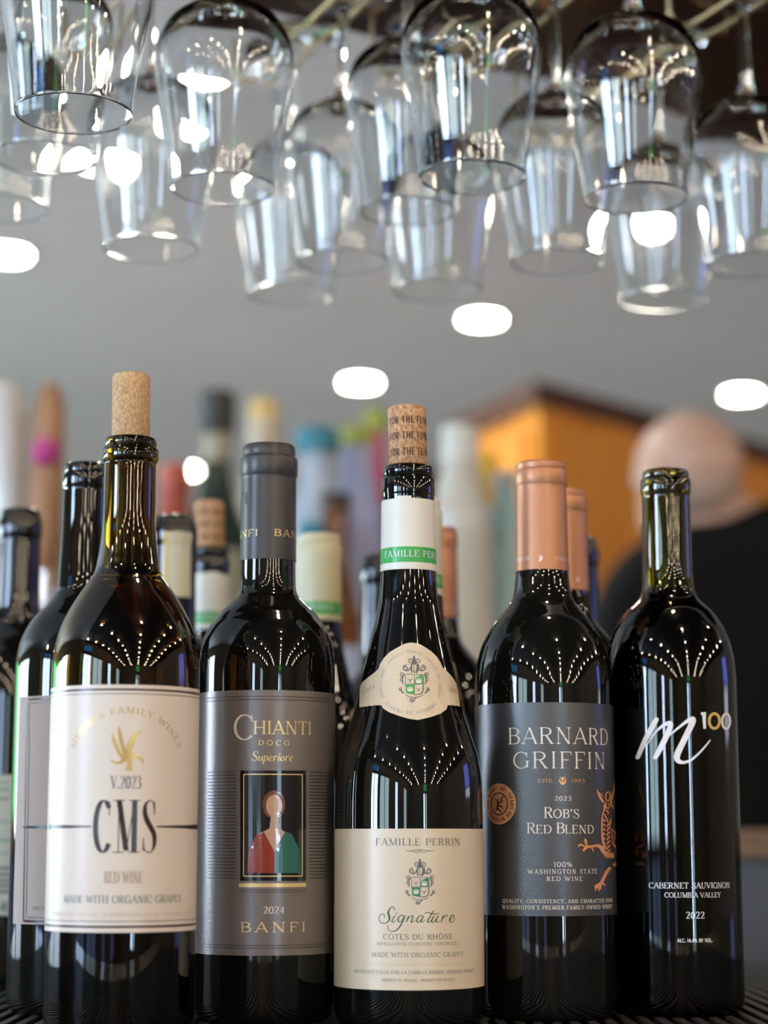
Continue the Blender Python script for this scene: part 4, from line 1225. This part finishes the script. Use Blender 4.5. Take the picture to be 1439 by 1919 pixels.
b1 = dark_bottle(24, 1.36, 955, 'blurred dark wine bottle cut by the left edge with a small text label')
lab = b1.band('back_label', 1452, 1716, mat('sage_paper', (0.50, 0.50, 0.40), .5), th0=-1.3, th1=1.3)
for k, (y, hgt, m) in enumerate([(1466, 5, ink_sage), (1480, 5, ink_green), (1497, 8, ink_sage), (1540, 5, ink_sage), (1575, 5, ink_green), (1600, 4, ink_sage), (1627, 7, ink_dark), (1639, 7, ink_dark), (1650, 7, ink_dark), (1660, 7, ink_dark), (1671, 7, ink_dark)]):
    b1.ring('print_rule', y, hgt * .6, m, lab, -60, 18)
b1.text('label_lettering', 'AS', 0, 20, 1690, 1708, ink_dgreen, lab, T=.2, H=.12, serif=False)
b2 = dark_bottle(318, 1.295, 968, 'dark wine bottle with a cream strip down its neck behind the tallest bottle', black_foil, 1150)
strip = b2.band('neck_strip', 996, 1118, mat('cream_strip_paper', (0.62, 0.58, 0.42), .5), off=.0006, th0=-.35, th1=.95)
b2.band('strip_edge', 996, 1118, gold_ink, off=.0007, th0=-.35, th1=-.12, parent=strip)
b5 = dark_bottle(714, 1.44, 1040, 'dark blurred bottle neck just left of the cream neck band', black_foil, 1150)
b9 = dark_bottle(1086, 1.345, 1008, 'dark bottle neck farthest back behind the copper capsules', mat('navy_foil', (0.010, 0.013, 0.03), .2), 1110)
b10 = dark_bottle(1258, 1.245, 962, 'dark bottle right behind the olive-necked bottle', mat('navy_foil', (0.010, 0.013, 0.03), .2), 1110)
lab = b10.band('front_label', 1330, 1640, mat('black_brown_paper', (0.016, 0.011, 0.009), .5), th0=-1.7, th1=1.7)
b10.ellipse_fill('label_emblem', (1384, 1352), 9, mat('rose_copper_print', (0.35, 0.16, 0.11), .5), lab, off=.0004)

# ---- copies of the cream-banded and copper-capped bottles
def place_copy(src, px, Y, label, rz):
    c = copy_tree(src.root)
    z = .12
    c.location = ((px - 719.5) * depth(Y, z) / FPX, Y, 0)
    c.rotation_euler = (0, 0, rz)
    c['label'] = label
    return c
c3 = place_copy(per, 386, 1.405, 'corked wine bottle with cream and green neck band behind the first two bottles', .5)
# the sealed version: cream capsule over lip and neck
def sealed(px, Y, label, rz, foil):
    c = place_copy(per, px, Y, label, rz)
    for ch in list(c.children):
        if ch.name.startswith(('cork', 'torn')):
            for g in list(ch.children):
                bpy.data.objects.remove(g)
            bpy.data.objects.remove(ch)
        elif ch.name.startswith('neck_band'):
            for g in list(ch.children):
                if g.name.startswith('torn'):
                    bpy.data.objects.remove(g)
    zb = per.z(940)
    pr = [(r + .0005, z) for r, z in per.prof if z > zb] + [(per.r(zb) + .0005, zb), (per.r(zb), zb)]
    ztp = per.prof[0][1]
    lathe('capsule_top', [(0, ztp + .0006), (pr[0][0] * .9, ztp + .0005)] + pr, foil, c, 48)
    for ch in c.children:
        if ch.name.startswith('neck_band'):
            ch.data = ch.data.copy()
            ch.data.materials.clear()
            ch.data.materials.append(foil)
    return c
sealed(596, 1.345, 'sealed wine bottle with pale yellow capsule and green stripe right of the grey capsule', 2.2, cream_old_foil)
sealed(783, 1.198, 'sealed wine bottle with white capsule peeking out behind the printed cork bottle', 1.2, cream_foil)
place_copy(gri, 819, 1.375, 'blurred copper-capped wine bottle between the cream neck and the charcoal label', 1.0)
place_copy(gri, 1063, 1.222, 'copper-capped wine bottle directly behind the charcoal-labelled one', .6)

# ================================================================== back counter with its bottles, taps and boxes
steel_m = mat('blue_grey_steel', (0.075, 0.085, 0.10), .4, metal=.3)
rail_m = mat('brown_rail_wood', (0.23, 0.13, 0.075), .4, noise=(12, (0.15, 0.08, 0.04), 3, (1, 8, 8)))
BCZ = .105
bcx, bcy = 0.1, 2.62
bk = empty('back_counter', (bcx, bcy, FLOOR_Z), 'steel-fronted back counter with a brown wooden edge behind the bar', 'counter')
boxobj('counter_body', (0, 0, (BCZ - FLOOR_Z - .03) / 2), (3.6, .84, BCZ - FLOOR_Z - .03), steel_m, bk)
boxobj('counter_top', (0, 0, BCZ - FLOOR_Z - .015), (3.6, .88, .03), rail_m, bk, bevel=.004)
for k in range(6):
    boxobj('cabinet_door', (-1.5 + k * .6, -.425, (BCZ - FLOOR_Z) / 2 - .05), (.56, .012, .95), steel_m, bk, bevel=.003)
# stepped bottle riser
rz_ = .30
ris = empty('bottle_riser', (-.12, 2.62, BCZ), 'wooden stepped riser carrying the blurred liquor bottles', 'shelf')
shelf_m = mat('riser_wood', (0.30, 0.19, 0.11), .5, noise=(10, (0.22, 0.13, 0.07), 3, (1, 8, 8)))
boxobj('riser_shelf', (0, .06, rz_ - BCZ - .009), (1.1, .34, .018), shelf_m, ris)
for x in (-.54, 0, .54):
    boxobj('riser_side', (x, .06, (rz_ - BCZ - .018) / 2), (.018, .34, rz_ - BCZ - .018), shelf_m, ris)
boxobj('riser_back', (0, .222, (rz_ - BCZ - .018) / 2), (1.06, .012, rz_ - BCZ - .018), shelf_m, ris)

def liquor(px, Y, top_py, z0, body_r, neck_r, glass_m, cap_m, label_m, label, cap_h=.035, cap_r=None, squat=.52, neck_label=None):
    zt = zat(top_py, Y)
    H_ = zt - z0
    x = (px - 719.5) * depth(Y, (z0 + zt) / 2) / FPX
    e = empty('liquor_bottle', (x, Y, z0), label, 'bottle', 'bottles on the back counter')
    hb = H_ * squat
    sm = catmull([(neck_r, H_ - cap_h), (neck_r, hb + (H_ - hb) * .45), (neck_r * 1.25, hb + (H_ - hb) * .28), (body_r * .8, hb + (H_ - hb) * .10), (body_r, hb)], 4)
    lathe('glass_body', [(0, H_ - cap_h + .001)] + [(neck_r * .98, H_ - cap_h + .001)] + sm + [(body_r, .006), (body_r * .93, 0), (0, 0.002)], glass_m, e, 32)
    cr = cap_r or neck_r * 1.12
    lathe('cap', [(0, H_), (cr * .9, H_), (cr, H_ - .003), (cr, H_ - cap_h), (neck_r * .9, H_ - cap_h)], cap_m, e, 24)
    lr = body_r + .0006
    lathe('label', [(body_r, hb * .86), (lr, hb * .86), (lr, hb * .18), (body_r, hb * .18)], label_m, e, 32)
    if neck_label:
        lathe('neck_label', [(neck_r, H_ - cap_h - .002), (neck_r + .0008, H_ - cap_h - .003), (neck_r + .0008, hb + (H_ - hb) * .5), (neck_r, hb + (H_ - hb) * .5)], neck_label, e, 24)
    return e
G_ = lambda n, c, r=.08: mat(n, c, r)
liquor(405, 2.57, 735, rz_, .043, .0185, G_('dark_green_bottle', (0.02, 0.035, 0.02)), G_('dark_cap', (0.03, 0.03, 0.022), .4), G_('olive_cream_label', (0.42, 0.38, 0.24), .5), 'tall dark green bottle with black cap and olive neck label', .055, .0235, .50, G_('olive_cream_label', (0.42, 0.38, 0.24), .5))
liquor(492, 2.74, 752, rz_, .042, .022, G_('cream_bottle', (0.62, 0.52, 0.36), .25), G_('lamp_glint_cap', (0.75, 0.52, 0.18), .3), G_('tan_label', (0.55, 0.44, 0.28), .5), 'cream bottle with a cap coloured as a lamp glint, rising behind the grey capsule', .03, .020, .62)  # gold cap colour stands in for a warm lamp reflection
liquor(594, 2.52, 806, rz_, .040, .021, G_('pale_blue_bottle', (0.46, 0.53, 0.58), .1), G_('teal_cap', (0.03, 0.22, 0.27), .4), G_('off_white_label', (0.55, 0.55, 0.52), .5), 'pale bottle with teal cap behind the pale yellow capsule', .03, .029, .62)
liquor(668, 2.60, 800, rz_, .036, .020, G_('lavender_bottle', (0.45, 0.48, 0.70), .2), G_('lime_cap', (0.33, 0.36, 0.05), .4), G_('lilac_label', (0.50, 0.50, 0.70), .5), 'lavender bottle with lime cap left of the printed cork', .028, .022, .66)
liquor(704, 2.70, 770, rz_, .026, .014, G_('magenta_bottle', (0.55, 0.10, 0.18), .2), G_('lime_cap', (0.33, 0.36, 0.05), .4), G_('pink_label', (0.60, 0.22, 0.32), .5), 'slim magenta bottle with lime cap behind the printed cork', .032, .017, .66)
liquor(628, 2.42, 925, BCZ, .034, .017, G_('amber_bottle', (0.16, 0.055, 0.012), .06), G_('brown_cap', (0.05, 0.025, 0.012), .4), G_('blue_white_label', (0.45, 0.52, 0.66), .5), 'small amber bottle with brown cap in front of the riser', .02, .019, .62)
liquor(582, 2.25, 980, BCZ, .026, .014, G_('clear_blue_bottle', (0.42, 0.52, 0.60), .08), G_('teal_cap', (0.03, 0.22, 0.27), .4), G_('off_white_label', (0.55, 0.55, 0.52), .5), 'small pale bottle with teal cap beside the amber one', .02, .016, .6)
liquor(325, 2.72, 872, rz_, .038, .020, G_('red_bottle', (0.42, 0.06, 0.03), .2), G_('red_cap', (0.55, 0.10, 0.05), .4), G_('red_orange_label', (0.55, 0.14, 0.06), .5), 'red bottle behind the neck strip bottle under the low downlight', .03, .022, .62)
liquor(862, 2.50, 800, rz_, .040, .024, G_('pale_cream_bottle', (0.66, 0.60, 0.48), .2), G_('white_cap', (0.78, 0.74, 0.62), .35), G_('cream_label', (0.62, 0.55, 0.42), .5), 'pale cream bottle standing between the cork and the copper capsule', .045, .024, .66)
liquor(914, 2.72, 850, rz_, .022, .014, G_('yellow_bottle', (0.62, 0.36, 0.02), .2), G_('yellow_cap', (0.70, 0.42, 0.03), .4), G_('yellow_label', (0.66, 0.40, 0.03), .5), 'slim yellow bottle left of the copper capsule', .03, .015, .7)
liquor(950, 2.60, 885, rz_, .030, .017, G_('aqua_bottle', (0.34, 0.52, 0.50), .15), G_('grey_cap', (0.42, 0.44, 0.42), .4), G_('aqua_label', (0.42, 0.60, 0.58), .5), 'aqua bottle just behind the copper capsule', .025, .018, .72)
liquor(805, 2.62, 880, rz_, .030, .016, G_('dark_brown_bottle', (0.05, 0.028, 0.016), .1), G_('brown_cap', (0.05, 0.025, 0.012), .4), G_('tan_label', (0.55, 0.44, 0.28), .5), 'dark brown bottle behind the white capsule', .03, .018, .6)

# ---- beer taps at the left: tower with two handles
chrome = mat('chrome', (0.65, 0.65, 0.66), .18, metal=1.0)
tw0 = at(60, 1085, 2.3)
tow = empty('tap_tower', (tw0.x - .06, 2.3, BCZ), 'chrome beer tap tower at the left behind the bottles', 'tap tower')
tz = tw0.z - BCZ - .05
lathe('tower_column', [(0, tz - .02), (.034, tz - .02), (.034, .02), (.055, .014), (.055, 0), (0, 0)], chrome, tow, 32)
tube('tower_crossbar', [(-.16, 0, tz), (.16, 0, tz)], .036, chrome, tow, 24)
def tap(px0, py0, px1, py1, r0, r1, m, label, ball=None):
    a0, a1 = at(px1, py1, 2.24), at(px0, py0, 2.24)          # bottom, top
    e = empty('beer_tap', (a0.x, 2.24, a0.z), label, 'beer tap', 'beer taps on the tower')
    d = a1 - a0
    n = 9
    pts = [d * (k / n) for k in range(n + 1)]
    rs = [r0 + (r1 - r0) * (k / n) for k in range(n + 1)]
    rs[-1] *= .6
    rs[0] *= .6
    tube('tap_handle', pts, rs, m, e, 16)
    tube('faucet', [(0, .0238, -.045), (0, .012, -.045), (0, -.01, -.05), (0, -.02, -.085)], .011, chrome, e, 12)
    tube('tap_stem', [(0, 0, -.05), (0, 0, .004)], .007, chrome, e, 10)
    if ball:
        lathe('handle_knob', [(0, .017), (.01, .014), (.0155, .006), (.017, 0), (.0155, -.006), (.01, -.014), (0, -.017)], ball, e, 20, loc=d * .62 + Vector((.0, -.016, 0)))
tap(2, 722, 22, 1050, .010, .030, G_('white_tap_paint', (0.72, 0.69, 0.62), .3), 'white flared beer tap handle cut by the left edge')
tap(95, 722, 80, 1070, .022, .017, mat('tap_wood', (0.52, 0.27, 0.13), .45, noise=(14, (0.36, 0.17, 0.07), 3, (3, 3, .6))), 'brown wooden beer tap handle with a magenta knob', G_('magenta_knob', (0.62, 0.06, 0.28), .3))

# ================================================================== amber wood cabinet corner and the person at the right
cab = empty('wood_cabinet', (0.318, 4.0, FLOOR_Z), 'tall amber wood cabinet with dark cornice behind the person', 'cabinet')
zcab = zat(715, 4.0) - FLOOR_Z
Pc, Pl, Pr = Vector((0, 0)), Vector((-.169, .44)), Vector((.66, .74))
Pb = Pl + Pr
def prism(name, poly, z0, z1, m, parent):
    n = len(poly)
    v = [(q[0], q[1], z) for z in (z0, z1) for q in poly]
    f = [tuple(range(n - 1, -1, -1)), tuple(range(n, 2 * n))] + [(i, (i + 1) % n, n + (i + 1) % n, n + i) for i in range(n)]
    return meshobj(name, v, f, m, parent)
def grow(poly, d):
    c = sum((Vector(q) for q in poly), Vector((0, 0))) / len(poly)
    return [tuple(Vector(q) + (Vector(q) - c).normalized() * d) for q in poly]
base = [Pc, Pr, Pb, Pl]
prism('cabinet_body', base, .0, zcab - .05, cabinet_wood, cab)
prism('cornice', grow(base, .02), zcab - .05, zcab, cabinet_dark, cab)
prism('plinth', grow(base, .012), 0, .1, cabinet_dark, cab)
# framed doors on the two faces in view
def face_panel(P0, P1, u0, u1, z0, z1, t, m, nm):
    d = (P1 - P0)
    n = Vector((d.y, -d.x)).normalized()
    if n.y > 0:
        n = -n
    q0, q1 = P0 + d * u0, P0 + d * u1
    return prism(nm, [tuple(q0), tuple(q1), tuple(q1 + n * t), tuple(q0 + n * t)] if (q1 - q0).cross(n) > 0 else [tuple(q0 + n * t), tuple(q1 + n * t), tuple(q1), tuple(q0)], z0, z1, m, cab)
for k in range(2):
    face_panel(Pc, Pr, .04 + .48 * k, .48 + .48 * k, .16, 1.30, .018, cabinet_wood, 'cabinet_door')
    face_panel(Pc, Pr, .04 + .48 * k, .48 + .48 * k, 1.34, zcab - .09, .018, cabinet_wood, 'cabinet_door')
face_panel(Pc, Pl, .1, .9, .16, zcab - .09, .012, cabinet_wood, 'side_panel')
for k, u in enumerate((.45, .56)):
    q = Pc + (Pr - Pc) * u
    tube('door_handle', [(q.x + .02, q.y - .03, 1.42), (q.x + .02, q.y - .035, 1.52)], .006, rod_m, cab, 8)

# ---- person seen from behind at the right: bald head, black jacket
def skin_obj(name, verts, edges, radii, m, parent, root=0, sub=2):
    me = bpy.data.meshes.new(name)
    me.from_pydata([tuple(q) for q in verts], edges, [])
    o = bpy.data.objects.new(name, me)
    link(o)
    md = o.modifiers.new('skin', 'SKIN')
    md.use_smooth_shade = True
    for i, sv in enumerate(me.skin_vertices[0].data):
        r_ = radii[i]
        sv.radius = r_ if isinstance(r_, tuple) else (r_, r_)
        sv.use_root = (i == root)
    sb = o.modifiers.new('sub', 'SUBSURF')
    sb.levels = sb.render_levels = sub
    o.modifiers.new('skin_tmp', 'TRIANGULATE')
    dg = bpy.context.evaluated_depsgraph_get()
    ev = o.evaluated_get(dg)
    nm = bpy.data.meshes.new_from_object(ev)
    o.modifiers.clear()
    o.data = nm
    nm.materials.clear()
    nm.materials.append(m)
    nm.polygons.foreach_set('use_smooth', [True] * len(nm.polygons))
    o.parent = parent
    return o
skin_m = mat('skin', (0.54, 0.33, 0.235), .45, noise=(30, (0.48, 0.28, 0.20), 2, (1, 1, 1)))
jacket_m = mat('black_jacket', (0.008, 0.008, 0.008), .9, spec=.15, bump=(120, .3))
jeans_m = mat('dark_trousers', (0.016, 0.017, 0.022), .8)
hair_m = mat('pale_thin_hair', (0.50, 0.38, 0.30), .7, noise=(160, (0.42, 0.30, 0.23), 3, (1, 1, .3)))
shoe_m = mat('black_shoe', (0.012, 0.012, 0.012), .4)
PY = 3.25
hd = at(1291, 892, PY)                       # centre of the skull
sh = at(1432, 1030, PY)                      # middle of the shoulder line
px_, pz_ = sh.x, FLOOR_Z
per_root = empty('person', (px_, PY, FLOOR_Z), 'person in a black jacket seen from behind at the right, bald head bent left', 'person')
HD = Vector((hd.x - px_, 0, hd.z - FLOOR_Z))
SZ = sh.z - FLOOR_Z
nk = Vector((HD.x * .45, .0, SZ + .045))
up = (HD - nk).normalized()
V_ = [Vector((0, .02, .98)), Vector((0, .02, 1.16)), Vector((0, .0, 1.38)), Vector((0, 0, SZ - .03)), nk, HD + Vector((.006, 0, -.05)), HD + Vector((0, .0, .02))]
E_ = [(k, k + 1) for k in range(6)]
R_ = [(.15, .10), (.14, .10), (.16, .11), (.12, .09), (.062, .062), (.058, .062), (.05, .06)]
def limb(pts, rs, start):
    k = start
    for q, r_ in zip(pts, rs):
        V_.append(Vector(q))
        E_.append((k, len(V_) - 1))
        R_.append(r_)
        k = len(V_) - 1
    return k
hands = []
for s in (-1, 1):
    k = limb([(s * .13, 0, SZ - .04), (s * .20, .0, SZ - .07), (s * .245, .02, SZ - .34), (s * .20, .20, SZ - .50), (s * .185, .27, SZ - .515)], [.07, .062, .046, .034, .026], 3)
    wr = V_[k]
    # palm and five separate curled fingers
    k2 = limb([tuple(wr + Vector((-s * .005, .05, 0)))], [(.036, .016)], k)
    for j, (dx, ln) in enumerate(((-.030, .060), (-.011, .072), (.009, .068), (.028, .055))):
        b_ = wr + Vector((dx, .075, 0))
        limb([tuple(b_), tuple(b_ + Vector((0, ln * .5, -.006))), tuple(b_ + Vector((0, ln * .85, -.022)))], [.0095, .0085, .0075], k2)
    b_ = wr + Vector((-s * .034, .03, -.004))
    limb([tuple(b_), tuple(b_ + Vector((-s * .018, .03, -.006))), tuple(b_ + Vector((-s * .02, .055, -.012)))], [.011, .010, .008], k)
    k = limb([(s * .095, .02, .90), (s * .10, .0, .50), (s * .105, .03, .10)], [.085, .058, .042], 0)
    limb([(s * .11, .12, .035), (s * .115, .19, .028)], [(.04, .03), (.034, .022)], k)
# the head: skull, jaw, nose and ears are merged with the body into one surface
face = Vector((-.55, .83, 0)).normalized()
side = Vector((face.y, -face.x, 0))
body = skin_obj('body', V_, E_, R_, skin_m, per_root)
bm = bmesh.new()
bm.from_mesh(body.data)
def blob(c, r, bm_=bm):
    """ellipsoid with radii along side, face and up"""
    M = Matrix(((side.x, face.x, 0, c.x), (side.y, face.y, 0, c.y), (0, 0, 1, c.z), (0, 0, 0, 1)))
    bmesh.ops.create_uvsphere(bm_, u_segments=24, v_segments=16, radius=1, matrix=M @ Matrix.Diagonal((*r, 1)))
blob(HD + Vector((0, 0, .015)), (.082, .100, .092))
blob(HD + face * .03 + Vector((.0, 0, -.055)), (.062, .068, .068))
blob(HD + face * .10 + Vector((0, 0, -.022)), (.013, .022, .022))
blob(HD + face * .088 + Vector((0, 0, -.075)), (.024, .012, .008))
for s in (-1, 1):
    blob(HD + side * s * .084 - face * .008 + Vector((0, 0, -.02)), (.012, .020, .033))
bm.to_mesh(body.data)
bm.free()
rm = body.modifiers.new('remesh', 'REMESH')
rm.mode = 'VOXEL'
rm.voxel_size = .0055
sm_ = body.modifiers.new('smooth', 'SMOOTH')
sm_.factor = .5
sm_.iterations = 4
dg = bpy.context.evaluated_depsgraph_get()
nm_ = bpy.data.meshes.new_from_object(body.evaluated_get(dg))
body.modifiers.clear()
body.data = nm_
nm_.materials.clear()
nm_.materials.append(skin_m)
nm_.polygons.foreach_set('use_smooth', [True] * len(nm_.polygons))
for s in (-1, 1):
    lathe('eye', [(0, .011), (.008, .008), (.011, 0), (.008, -.008), (0, -.011)], mat('eye_white', (.7, .7, .68), .2), per_root, 16, loc=HD + face * .088 + side * s * .032 + Vector((0, 0, .004)))
# thin white hair round the back and left side of the head
hv, hf = [], []
nu, nv = 22, 6
for j in range(nv + 1):
    for i in range(nu + 1):
        th = math.atan2(face.y, face.x) + rad(60) + rad(150) * i / nu
        ph = rad(-44 + 36 * j / nv)
        hv.append(HD + Vector((.087 * cos(th) * cos(ph), .10 * sin(th) * cos(ph), .10 * sin(ph))))
for j in range(nv):
    for i in range(nu):
        q = j * (nu + 1) + i
        hf.append((q, q + 1, q + nu + 2, q + nu + 1))
ho = meshobj('hair', hv, hf, hair_m, per_root, True, 0)
so = ho.modifiers.new('thick', 'SOLIDIFY')
so.thickness = .006
# jacket
V_, E_, R_ = [Vector((0, .02, .92)), Vector((0, .02, 1.14)), Vector((0, .0, 1.38)), Vector((0, 0, SZ - .035)), Vector((nk.x * .5, 0, SZ + .02)), nk + Vector((0.012, 0, -.01))], [(k, k + 1) for k in range(5)], [(.19, .14), (.18, .135), (.20, .145), (.17, .125), (.105, .10), (.078, .08)]
for s in (-1, 1):
    limb([(s * .15, 0, SZ - .05), (s * .215, .0, SZ - .08), (s * .255, .02, SZ - .34), (s * .205, .19, SZ - .495)], [.095, .085, .068, .05], 3)
skin_obj('jacket', V_, E_, R_, jacket_m, per_root)
V_, E_, R_ = [Vector((0, .02, .99)), Vector((0, .02, .90))], [(0, 1)], [(.168, .12), (.165, .12)]
for s in (-1, 1):
    limb([(s * .098, .02, .82), (s * .102, .0, .50), (s * .107, .03, .09)], [.10, .076, .062], 1)
skin_obj('trousers', V_, E_, R_, jeans_m, per_root)
for s in (-1, 1):
    boxobj('shoe', (s * .112, .09, .045), (.10, .29, .09), shoe_m, per_root, bevel=.028)
